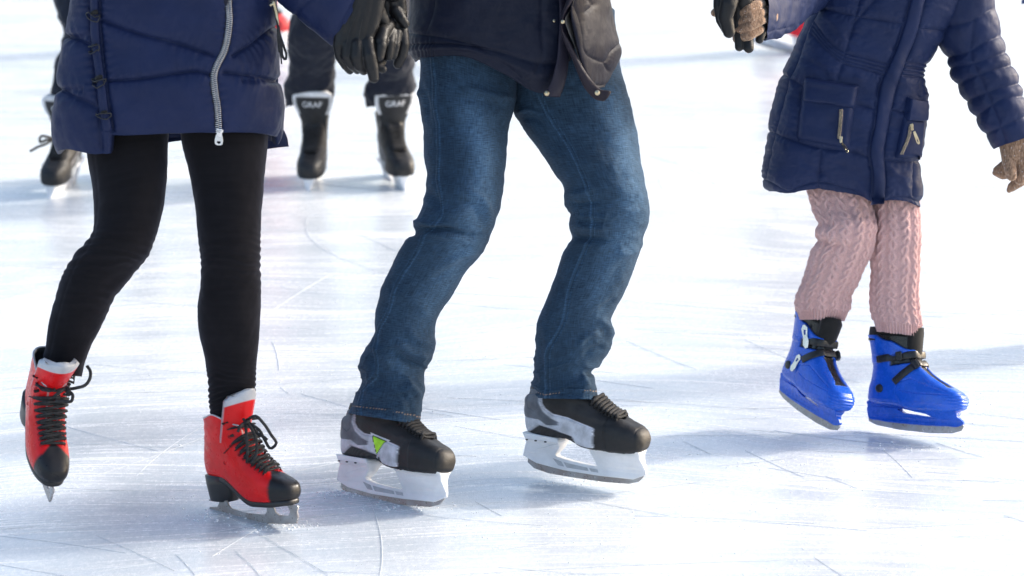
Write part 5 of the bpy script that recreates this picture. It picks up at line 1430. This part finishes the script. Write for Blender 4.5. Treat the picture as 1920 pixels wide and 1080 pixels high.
G_SE = [[(1540, -60), (1531, 22), (1509, 70), (1479, 144), (1461, 207), (1444, 274), (1435, 333)], [(1455, 130), (1470, 141), (1505, 163)], [(1425, 240), (1442, 247), (1487, 263), (1542, 278), (1598, 285), (1630, 296)], [(1655, 300), (1687, 304), (1740, 302)],
        [(1715, -60), (1707, 0), (1694, 48), (1679, 93), (1650, 159), (1639, 230), (1629, 289), (1635, 326), (1631, 381)], [(1742, -60), (1735, 0), (1716, 74), (1698, 119), (1679, 174), (1668, 230), (1659, 281), (1661, 333), (1659, 380)],
        [(1620, -60), (1611, 0), (1590, 81), (1570, 148)], [(1539, 280), (1533, 354)], [(1501, 167), (1496, 262)], [(1608, 194), (1640, 204)], [(1674, 206), (1700, 212)], [(1729, 150), (1728, 178)], [(1716, 305), (1712, 365)],
        [(1527, 12), (1600, 30), (1690, 45)], [(1722, 55), (1770, 58)], [(1600, 45), (1640, 0), (1680, -40)]]
for k in range(4): G_SE.append([(1527 - 2 * k, 42 + 7 * k), (1552, 75 + 7 * k), (1579, 96 + 7 * k), (1620, 108 + 7 * k), (1668 - 2 * k, 121 + 7 * k)])
for k in range(4): G_SE.append([(1700 - 2 * k, 117 + 8 * k), (1738 - k, 121 + 8 * k)])
G_SE.append([(1425, 335), (1479, 352), (1531, 346), (1587, 356), (1627, 369)]); G_SE.append([(1661, 370), (1694, 370), (1730, 376)])
gc = [(1640, -105, 1790, -75, 7.22, .06), (1590, -85, 1815, -45, 7.22, .09), (1560, -50, 1812, -10, 7.22, .105), (1535, -8, 1795, 30, 7.22, .115), (1520, 24, 1772, 68, 7.22, .118), (1504, 62, 1750, 98, 7.22, .118), (1489, 94, 1737, 124, 7.21, .116), (1468, 140, 1733, 152, 7.20, .118), (1455, 182, 1738, 184, 7.20, .122), (1445, 224, 1737, 222, 7.19, .126), (1438, 258, 1732, 256, 7.19, .128), (1434, 292, 1728, 292, 7.18, .130), (1430, 322, 1727, 322, 7.18, .131), (1429, 340, 1727, 345, 7.18, .130), (1434, 352, 1726, 372, 7.18, .126), (1442, 357, 1724, 386, 7.18, .120)]
def gc_mod(X, Y, A, T, G, n):
    off = np.zeros(G.shape); lo = sstep(.9, 1, T) * (np.sin(A) > 0)
    off[..., 2] = lo * (-.012 * np.exp(-((X - 1476) / 26)**2) + .004 * np.exp(-((X - 1540) / 30)**2) - .014 * np.exp(-((X - 1640) / 26)**2) - .005 * np.exp(-((X - 1722) / 12)**2))
    wr = folds(X, Y, [([(1560, 300), (1600, 320), (1628, 350)], 6, -.003), ([(1580, 300), (1615, 340)], 7, .003), ([(1655, 210), (1640, 270)], 6, .002), ([(1640, 170), (1655, 220)], 5, .003), ([(1540, 20), (1575, 60), (1600, 100)], 7, .003), ([(1690, 330), (1700, 350), (1710, 360)], 5, .003), ([(1665, 312), (1690, 330), (1712, 325)], 6, .004),
                      ([(1490, 290), (1520, 310), (1560, 340)], 8, -.002), ([(1500, 110), (1540, 130), (1560, 160)], 7, -.003), ([(1600, 140), (1625, 150)], 6, .003)])
    cuff = .004 * np.sin(X * .75 + 2 * vnoise(X * .1, Y * .1)) * sstep(372, 380, Y) * (X > 1655) * .5
    return wr * 1.3 + cuff + .0015 * fbm(X * .05, Y * .08, 0, 41), off
gco, gb = coat('coat', Gl, gc, 400, 460, NAVY_G, G_SE, .0080, 6., .0018, 11, .76, .003, gc_mod, freq=.5)
# pockets
def patch(bvh, quad, th, K, W_, Yf, round_=.12, wob=.0):
    a, b_, c, d = [np.array(q, float) for q in quad]; G = np.zeros((K, W_, 3))
    for i in range(K):
        for j in range(W_):
            u, v = j / (W_ - 1), i / (K - 1); q = (a * (1 - u) + b_ * u) * (1 - v) + (d * (1 - u) + c * u) * v
            ed = min(1, min(u, 1 - u, v, 1 - v) / round_)
            G[i, j] = on_or(bvh, q[0], q[1], -.003 + (th + .003) * math.sin(ed * math.pi / 2) + wob * float(fbm(q[0] * .06, q[1] * .06, 0, 51)), Yf)
    return smoothgrid(G, 10)
def pocket(name, quad, th, wob=.0006):
    g = patch(gb, quad, th, 44, 50, 6.95, .10, wob)
    me = gridmesh(name, g, M_['puffer'], closed=False, col=np.broadcast_to(NAVY_G, g.shape))
    return link(name, me, Gl, gco), bvh_of(me_world(me, Gl))
def me_world(me, root):
    m = me.copy(); m.transform(Matrix.Translation(root.location)); return m
pk, pb = pocket('pocket', [(1503, 178), (1604, 194), (1594, 282), (1494, 262)], .012)
pocket('pocket_flap', [(1508, 144), (1613, 160), (1603, 208), (1504, 192)], .020)
pk2, pb2 = pocket('pocket', [(1693, 215), (1730, 222), (1726, 300), (1676, 299)], .012)
pocket('pocket_flap', [(1700, 180), (1734, 190), (1733, 226), (1692, 228)], .018)
plk = band(gb, [(1715, -40), (1707, 0), (1694, 48), (1679, 93), (1650, 159), (1640, 230), (1630, 289), (1636, 326), (1633, 384)], [(1742, -40), (1734, 0), (1715, 74), (1697, 119), (1678, 174), (1667, 230), (1658, 281), (1660, 333), (1658, 382)], .006, 160, 16, 6.95, .16,
           fn=lambda x, y, s, t: .0010 * float(fbm(x * .05, y * .05, 1, 61)))
link('placket', gridmesh('placket', plk, M_['puffer'], closed=False, col=np.broadcast_to(NAVY_G, plk.shape)), Gl, gco)
zipper(pb, [(1577, 205), (1576, 225), (1573, 258)], Gl, pk, 4.0, 7, 24, M_['brass'], 6.94, (.016, .024, .07), .001, ((1576, 257), (1577, 267), .006), ((1579, 268), (1590, 285), .0065))
zipper(pb2, [(1707, 236), (1704, 255), (1691, 288)], Gl, pk2, 3.6, 5, 24, M_['brass'], 6.96, (.016, .024, .07), .001, ((1706, 232), (1708, 244), .006), ((1710, 246), (1717, 270), .0065))
# sleeves
gsr = [(1730, -60, 1812, -62, 7.22, .062), (1748, 10, 1850, -30, 7.22, .066), (1762, 72, 1862, 22, 7.21, .064), (1779, 108, 1875, 72, 7.21, .062), (1787, 138, 1887, 108, 7.20, .060), (1809, 178, 1902, 142, 7.19, .058), (1831, 216, 1915, 182, 7.18, .056), (1850, 252, 1927, 224, 7.17, .052), (1868, 276, 1938, 252, 7.17, .046)]
SR_SE = [[(1760, 50), (1820, 40), (1856, 18)], [(1775, 108), (1810, 100), (1850, 78), (1872, 68)], [(1782, 128), (1830, 118), (1885, 98)], [(1795, 158), (1840, 138), (1900, 122)], [(1812, 190), (1860, 170), (1915, 156)], [(1832, 218), (1880, 186), (1925, 180)], [(1850, 250), (1930, 215)], [(1825, 40), (1822, 110), (1840, 150), (1862, 200), (1885, 262)]]
sleeve('sleeve', Gl, gsr, NAVY_G, 0, amp=.0085, seams=SR_SE, parent=gco, pucker=.0012)
gsl = [(1640, -130, 1650, -40, 7.22, .06), (1590, -112, 1600, -15, 7.21, .062), (1545, -82, 1553, 8, 7.18, .058), (1520, -66, 1524, 22, 7.10, .054), (1496, -50, 1499, 46, 6.98, .050), (1470, -32, 1474, 62, 6.86, .047), (1450, -18, 1452, 71, 6.77, .045), (1434, -8, 1434, 72, 6.71, .043)]
SL_SE = [[(1500, -50), (1512, 0), (1498, 44)], [(1478, -40), (1484, 20), (1470, 62)], [(1458, -30), (1462, 30), (1450, 68)], [(1438, 60), (1480, 50)], [(1530, -60), (1536, -10)]]
sleeve('sleeve', Gl, gsl, NAVY_G, 0, amp=.006, seams=SL_SE, parent=gco, pucker=.0012)
# mittened hands
Yb = 6.68
bg = chain([(1440, 30, Yb + .05), (1418, 30, Yb + .035), (1402, 28, Yb + .03)], [22, 23, 23])
bg += chain([(1385, 26, Yb - .0), (1404, 16, Yb - .024), (1419, 10, Yb - .014), (1428, 8, Yb + .02)], [13, 12, 11, 10])
bg += chain([(1386, 42, Yb), (1408, 31, Yb - .026), (1424, 24, Yb - .016), (1432, 22, Yb + .02)], [12.5, 11.5, 11, 9])
bg += chain([(1384, 58, Yb + .0), (1406, 48, Yb - .024), (1426, 38, Yb - .014), (1434, 36, Yb + .02)], [12, 11, 10.5, 9])
bg += chain([(1384, 72, Yb + .004), (1404, 66, Yb - .018), (1422, 56, Yb - .008), (1430, 52, Yb + .02)], [12, 11.5, 10.5, 9])
bg += chain([(1400, 10, Yb + .03), (1366, 12, Yb + .03), (1346, 20, Yb + .0), (1340, 24, Yb - .01)], [14, 11, 9.5, 8.5])
glove('mitten', Gl, bg, M_['wool'], .0016, 1)
Yc = 7.16
cg_ = chain([(1905, 235, Yc), (1902, 262, Yc), (1900, 285, Yc)], [29, 31, 29])
cg_ += chain([(1914, 262, Yc), (1920, 300, Yc)], [28, 28])
cg_ += chain([(1888, 272, Yc), (1890, 298, Yc - .014), (1895, 320, Yc - .026), (1897, 330, Yc - .028)], [18, 15, 14, 12])
cg_ += chain([(1904, 312, Yc + .01), (1885, 314, Yc + .014), (1869, 319, Yc + .014)], [20, 17, 9])
cg_ += chain([(1900, 322, Yc + .01), (1880, 326, Yc + .012), (1866, 324, Yc + .012)], [14, 13, 7])
cg_ += chain([(1912, 300, Yc), (1918, 322, Yc - .012), (1912, 336, Yc - .012)], [18, 15, 13])
cg_ += chain([(1932, 322, Yc), (1914, 338, Yc + .005), (1898, 350, Yc + .008), (1892, 357, Yc + .008)], [16, 14, 11, 6])
glove('mitten', Gl, cg_, M_['wool'], .0016, 1)
Jg = dict(pel=P(1610, 200, 7.22), belly=P(1630, 120, 7.22), chest=P(1660, 20, 7.22), neck=P(1702, -110, 7.22), head=P(1715, -190, 7.20), face=(-.2, -1, -.1),
          hipL=P(1575, 250, 7.20), kneeL=P(1586, 440, kGL + .01), hipR=P(1670, 250, 7.21), kneeR=P(1681, 470, kGR + .01),
          shL=P(1620, -70, 7.22), elbL=P(1560, -50, 7.30), wrL=P(1450, 28, 6.85), handL=P(1415, 28, 6.71), shR=P(1780, -40, 7.22), elbR=P(1825, 80, 7.20), wrR=P(1900, 250, 7.16), handR=P(1906, 290, 7.16))
Jg['ankL'], Jg['toeL'] = skate_pts(poseGL, (.06, 0, .13), (.17, 0, .03)); Jg['ankR'], Jg['toeR'] = skate_pts(poseGR, (.06, 0, .13), (.17, 0, .03))
make_body(Gl, Jg, .70, M_['hat'], True, .8)

# ================================================================== skaters behind
DARK = np.array((.008, .011, .022))
def full_person(root, Jp, rs, torso_st, sl1, sl2, colr, hat):
    to, _ = coat('jacket', root, torso_st, 120, 140, colr, [[(-99, -99), (-98, -98)]], .004, 8., .001, 16, .8, .006, liplen=.03, material=M_['darkcloth'])
    sleeve('sleeve', root, sl1, colr, 0, M_['darkcloth'], 80, 60, rnd=.004, parent=to); sleeve('sleeve', root, sl2, colr, 0, M_['darkcloth'], 80, 60, rnd=.004, parent=to)
    make_body(root, Jp, rs, hat)

YB = groundY(358)
Bk = thing('person', (P(655, 358, YB)[0], YB, 0), 'skater behind held gloves, loose dark trousers, black skates with white rimmed tongues', 'person', 'skaters on the ice')
BS = 1.04
HB = [tuple(v * BS for v in q) for q in [(.288, 0, -.058), (.299, 0, .020), (.172, 0, .240), (.26, .05, .03), (.26, -.05, .03)]]
big = lambda pz: (pz[0] * BS, pz[1])
poseBL = big(fit_pose(HB, [(573, 362), (582, 326), (588, 192), (606, 320), (553, 312)], YB, R(-93), R(4), wr=300.))
poseBR = big(fit_pose(HB, [(748, 354), (768, 318), (737, 188), (784, 312), (730, 318)], YB, R(-76), R(0), wr=300.))
make_hockey_skate(Bk, poseBL, -1, plain=True, tongue=True); make_hockey_skate(Bk, poseBR, 0, plain=True, tongue=True)
bl_ = [(575, -130, 668, -130, YB + .12, .11), (560, -40, 656, -40, YB + .10, .105), (548, 30, 648, 20, YB + .06, .10), (541, 74, 634, 80, YB + .04, .09), (541, 122, 628, 126, YB + .06, .085), (535, 160, 627, 155, YB + .09, .085), (534, 202, 624, 196, YB + .10, .075)]
br_ = [(672, -130, 780, -130, YB + .12, .11), (672, -40, 776, -40, YB + .10, .105), (676, 30, 774, 20, YB + .06, .10), (688, 90, 776, 100, YB + .04, .09), (694, 140, 777, 145, YB + .06, .085), (684, 168, 778, 162, YB + .09, .085), (686, 203, 772, 194, YB + .10, .075)]
bl_, kBL = align(bl_, 80, poseBL, .06, .17); br_, kBR = align(br_, 80, poseBR, .06, .17)
t1, _ = leg_cloth('trousers', Bk, bl_, 160, 100, M_['darkcloth'], DARK, [([(538, 150), (580, 145), (625, 155)], 9, -.008), ([(545, 90), (590, 100), (625, 90)], 10, .006)], [], rnd=.006)
leg_cloth('trousers_leg', Bk, br_, 160, 100, M_['darkcloth'], DARK, [([(690, 160), (730, 158), (775, 150)], 8, -.008), ([(700, 120), (740, 130), (775, 120)], 9, .006), ([(745, 20), (765, 45)], 8, .008)], [], rnd=.006, parent=t1)
sY = YB + .12
Jb = dict(pel=P(665, -130, sY), belly=P(665, -180, sY), chest=P(665, -260, sY), neck=P(665, -345, sY), head=P(665, -410, sY), face=(0, -1, -.1), hipL=P(618, -120, sY), kneeL=P(592, 70, kBL + .04), hipR=P(722, -120, sY), kneeR=P(728, 80, kBR + .04),
          shL=P(575, -310, sY), elbL=P(540, -220, sY), wrL=P(535, -130, sY), handL=P(535, -105, sY), shR=P(755, -310, sY), elbR=P(790, -220, sY), wrR=P(800, -130, sY), handR=P(800, -105, sY))
Jb['ankL'], Jb['toeL'] = skate_pts(poseBL, (.045, 0, .15), (.21, 0, .03)); Jb['ankR'], Jb['toeR'] = skate_pts(poseBR, (.045, 0, .15), (.21, 0, .03))
full_person(Bk, Jb, .95, [(610, -350, 720, -350, sY, .07), (565, -325, 765, -325, sY, .11), (565, -250, 765, -250, sY, .13), (570, -150, 772, -150, sY, .14), (568, -95, 776, -95, sY, .14)],
            [(545, -325, 610, -330, sY, .06), (515, -225, 572, -225, sY, .055), (512, -140, 558, -140, sY, .045)], [(725, -330, 790, -325, sY, .06), (765, -225, 820, -225, sY, .055), (778, -140, 824, -140, sY, .045)], DARK, M_['hat'])

YA = groundY(374)
Ba = thing('person', (P(110, 374, YA)[0], YA, 0), 'skater in dark trousers at left edge, one black skate showing beside navy coat', 'person', 'skaters on the ice')
poseA = big(fit_pose(HB, [(88, 373), (96, 340), (118, 205), (122, 328), (72, 324)], YA, R(-98), R(8), wr=120.))
make_hockey_skate(Ba, poseA, -1, plain=True, tongue=True)
poseA2 = big(fit_pose(HB, [(250, 355), (258, 322), (262, 192), (282, 316), (232, 316)], YA + .2, R(-85), R(8)))
make_hockey_skate(Ba, poseA2, 0, plain=True, tongue=True)
NV2 = np.array((.006, .010, .022))
al = [(95, -130, 190, -130, YA + .12, .10), (96, -40, 185, -40, YA + .1, .10), (101, 0, 182, 0, YA + .08, .095), (110, 32, 178, 32, YA + .06, .09), (118, 60, 175, 60, YA + .05, .085), (116, 92, 172, 92, YA + .06, .08), (106, 110, 168, 110, YA + .08, .08), (101, 148, 160, 148, YA + .1, .075), (94, 192, 150, 190, YA + .1, .07), (95, 210, 150, 208, YA + .1, .07)]
ar = [(195, -130, 300, -130, YA + .2, .10), (205, 0, 300, 0, YA + .2, .10), (220, 90, 300, 90, YA + .2, .09), (225, 190, 298, 190, YA + .25, .07)]
al, kAL = align(al, 90, poseA, .06, .17)
t2, _ = leg_cloth('trousers', Ba, al, 160, 100, M_['darkcloth'], NV2, [([(105, 105), (130, 100), (165, 110)], 7, -.008), ([(112, 75), (150, 80)], 8, .006)], [], rnd=.005)
leg_cloth('trousers_leg', Ba, ar, 90, 80, M_['darkcloth'], NV2, [], [], rnd=.005, parent=t2)
bow(Ba, [o for o in Ba.children if o.name.startswith('ice_skate')][0], [[(100, 260, YA - .1), (88, 256, YA - .14), (76, 256, YA - .15), (75, 266, YA - .15), (88, 262, YA - .14), (100, 262, YA - .1)], [(98, 262, YA - .1), (86, 270, YA - .14), (70, 276, YA - .15), (56, 284, YA - .15)]], .0042)
sA = YA + .14
Ja = dict(pel=P(195, -130, sA), belly=P(195, -180, sA), chest=P(195, -260, sA), neck=P(195, -345, sA), head=P(195, -410, sA), face=(0, -1, -.1), hipL=P(145, -120, sA), kneeL=P(145, 70, kAL + .01), hipR=P(248, -120, sA), kneeR=P(260, 80, YA + .2),
          shL=P(110, -310, sA), elbL=P(75, -220, sA), wrL=P(70, -130, sA), handL=P(70, -105, sA), shR=P(285, -310, sA), elbR=P(320, -220, sA), wrR=P(325, -130, sA), handR=P(325, -105, sA))
Ja['ankL'], Ja['toeL'] = skate_pts(poseA, (.045, 0, .15), (.21, 0, .03)); Ja['ankR'], Ja['toeR'] = skate_pts(poseA2, (.07, 0, .14), (.21, 0, .03))
full_person(Ba, Ja, .95, [(140, -350, 250, -350, sA, .07), (98, -325, 295, -325, sA, .11), (98, -250, 295, -250, sA, .13), (96, -150, 300, -150, sA, .14), (94, -95, 302, -95, sA, .14)],
            [(78, -325, 140, -330, sA, .06), (48, -225, 104, -225, sA, .055), (46, -140, 92, -140, sA, .045)], [(255, -330, 318, -325, sA, .06), (295, -225, 350, -225, sA, .055), (302, -140, 348, -140, sA, .045)], NV2, M_['hat'])

def far_person(label, xc, ypix, poses, trs, trs2, tcol, jcol, scale_px, xoff=0, rs=.9, skatecol=None):
    Yf = groundY(ypix); t_ = thing('person', (P(xc, ypix, Yf)[0], Yf, 0), label, 'person', 'skaters on the ice')
    H_ = lambda h: ypix - h * scale_px        # pixel row of a height in metres
    wpx = scale_px
    sks = []
    for pz in poses: sks.append(make_hockey_skate(t_, pz, 0, plain=True))
    if skatecol is not None:
        for s in sks:
            c = s.data.color_attributes['Col'].data; n_ = len(c); a = np.zeros(n_ * 4); c.foreach_get('color', a); a = a.reshape(-1, 4); a[:, :3] = skatecol; c.foreach_set('color', a.ravel())
    a1, _ = leg_cloth('trousers', t_, trs, 100, 60, M_['darkcloth'], tcol, [], [], rnd=.006); leg_cloth('trousers_leg', t_, trs2, 100, 60, M_['darkcloth'], tcol, [], [], rnd=.006, parent=a1)
    x = xc + xoff
    q = lambda dx, h: P(x + dx * wpx, H_(h), Yf + .1)
    J = dict(pel=q(0, .9), belly=q(0, 1.02), chest=q(0, 1.22), neck=q(0, 1.42), head=q(0, 1.57), face=(0, -1, 0), hipL=q(-.09, .86), hipR=q(.09, .86), shL=q(-.17, 1.36), shR=q(.17, 1.36), elbL=q(-.24, 1.1), elbR=q(.24, 1.1), wrL=q(-.25, .88), wrR=q(.25, .88), handL=q(-.25, .8), handR=q(.25, .8))
    J['kneeL'] = np.array(P((trs[len(trs) // 2][0] + trs[len(trs) // 2][2]) / 2, trs[len(trs) // 2][1], trs[len(trs) // 2][4])); J['kneeR'] = np.array(P((trs2[len(trs2) // 2][0] + trs2[len(trs2) // 2][2]) / 2, trs2[len(trs2) // 2][1], trs2[len(trs2) // 2][4]))
    J['ankL'], J['toeL'] = skate_pts(poses[0], (.07, 0, .14), (.21, 0, .03)); J['ankR'], J['toeR'] = skate_pts(poses[1], (.07, 0, .14), (.21, 0, .03))
    st = [(x - .10 * wpx, H_(1.44), x + .10 * wpx, H_(1.44), Yf + .1, .07), (x - .2 * wpx, H_(1.38), x + .2 * wpx, H_(1.38), Yf + .1, .11), (x - .2 * wpx, H_(1.1), x + .2 * wpx, H_(1.1), Yf + .1, .13), (x - .21 * wpx, H_(.8), x + .21 * wpx, H_(.8), Yf + .1, .14)]
    s1 = [(x - .24 * wpx, H_(1.38), x - .12 * wpx, H_(1.40), Yf + .1, .06), (x - .30 * wpx, H_(1.1), x - .19 * wpx, H_(1.1), Yf + .1, .055), (x - .30 * wpx, H_(.86), x - .21 * wpx, H_(.86), Yf + .1, .045)]
    s2 = [(x + .12 * wpx, H_(1.40), x + .24 * wpx, H_(1.38), Yf + .1, .06), (x + .19 * wpx, H_(1.1), x + .30 * wpx, H_(1.1), Yf + .1, .055), (x + .21 * wpx, H_(.86), x + .30 * wpx, H_(.86), Yf + .1, .045)]
    full_person(t_, J, rs, st, s1, s2, jcol, M_['hat'])
    return t_
def far_pose(x, y, Yf, yaw, pitch, scale=None):
    Rm = euler(yaw, pitch, 0); c = P(x, y, Yf); loc = Rm @ np.array([.15, 0, -.0765]); return Rm, np.array(c) - loc
# far skater in red boots seen in the gap under the child's sleeve
Y6 = groundY(98)
p1 = far_pose(1474, 97, Y6, R(-12), R(10)); p2 = far_pose(1560, 84, Y6 + .1, R(-20), 0.)
far_person('distant skater in red skates, glimpsed between the child\'s sleeve and navy coat', 1500, 98, [p1, p2], [(1440, -330, 1500, -330, Y6 + .05, .09), (1436, -200, 1484, -200, Y6, .08), (1436, -90, 1474, -90, Y6, .07), (1436, 0, 1470, 0, Y6, .055)],
           [(1506, -330, 1566, -330, Y6 + .05, .09), (1530, -200, 1580, -200, Y6, .08), (1530, -90, 1572, -90, Y6, .07), (1530, 0, 1566, 0, Y6, .055)], DARK, np.array((.3, .02, .03)), 440, 0, .9, (.70, .012, .03))
# far skater in coral trousers behind the navy coat
Y7 = groundY(84)
p1 = far_pose(497, 84, Y7, R(-50), R(3)); p2 = far_pose(420, 84, Y7 + .1, R(-60), 0.)
far_person('distant skater in coral red trousers, almost hidden behind the navy quilted coat', 460, 84, [p1, p2], [(465, -330, 520, -330, Y7 + .05, .09), (480, -200, 524, -200, Y7, .08), (486, -90, 523, -90, Y7, .07), (485, -20, 520, -20, Y7, .06), (482, 30, 519, 30, Y7, .06)],
           [(400, -330, 458, -330, Y7 + .05, .09), (398, -200, 446, -200, Y7, .08), (400, -90, 440, -90, Y7, .07), (402, 20, 438, 20, Y7, .055)], np.array((.50, .07, .07)), np.array((.40, .05, .05)), 440, 0, .9, (.6, .05, .05))
# skater just outside the right edge
Y8 = groundY(640)
p1 = far_pose(2075, 640, Y8, R(200), 0.); p2 = far_pose(2215, 650, Y8 + .1, R(190), 0.)
far_person('skater in dark and bright blue jacket entering at the top right edge', 2140, 645, [p1, p2], [(2035, -70, 2140, -70, Y8 + .05, .1), (2025, 150, 2110, 150, Y8, .09), (2025, 330, 2095, 330, Y8, .08), (2030, 500, 2100, 500, Y8, .07)],
           [(2148, -70, 2250, -70, Y8 + .05, .1), (2170, 150, 2250, 150, Y8, .09), (2185, 330, 2255, 330, Y8, .08), (2190, 500, 2260, 500, Y8, .07)], np.array((.02, .03, .07)), np.array((.02, .045, .16)), 740, -3, .95)

# ------------------------------------------------------------------ light, sky, camera
SUN_EL, SUN_AZ = R(26), R(68)        # azimuth clockwise from +Y: low sun from the right, a little behind the skaters
sd = Vector((math.sin(SUN_AZ) * math.cos(SUN_EL), math.cos(SUN_AZ) * math.cos(SUN_EL), math.sin(SUN_EL)))
sun = bpy.data.lights.new('sun', 'SUN'); sun.energy = 1.3; sun.angle = R(4.); sun.color = (1., .95, .88)
so = bpy.data.objects.new('sun', sun); COL.objects.link(so); so.rotation_euler = sd.to_track_quat('Z', 'Y').to_euler(); so.location = (8, 12, 9)
w = bpy.data.worlds.new('World'); scene.world = w; w.use_nodes = True
nt = w.node_tree; bg_ = nt.nodes['Background']; sk = nt.nodes.new('ShaderNodeTexSky'); sk.sky_type = 'NISHITA'; sk.sun_disc = False
sk.sun_elevation = SUN_EL; sk.sun_rotation = SUN_AZ; sk.air_density = 1.0; sk.dust_density = 4.0; sk.ozone_density = 1.0
nt.links.new(sk.outputs[0], bg_.inputs['Color']); bg_.inputs['Strength'].default_value = .15
cam = bpy.data.cameras.new('camera'); co_ = bpy.data.objects.new('camera', cam); COL.objects.link(co_); scene.camera = co_
cam.sensor_width = 36; cam.lens = F / 1920 * 36; cam.clip_end = 500; cam.clip_start = .1
co_.location = (0, 0, HC); co_.rotation_euler = (math.pi / 2 - TH, 0, 0)
cam.dof.use_dof = True; cam.dof.focus_distance = 6.9; cam.dof.aperture_fstop = 5.0
vs = scene.view_settings; vs.view_transform = 'Standard'; vs.look = 'None'; vs.exposure = 1.27; vs.gamma = 1; vs.use_curve_mapping = False
scene.cycles.max_bounces = 8
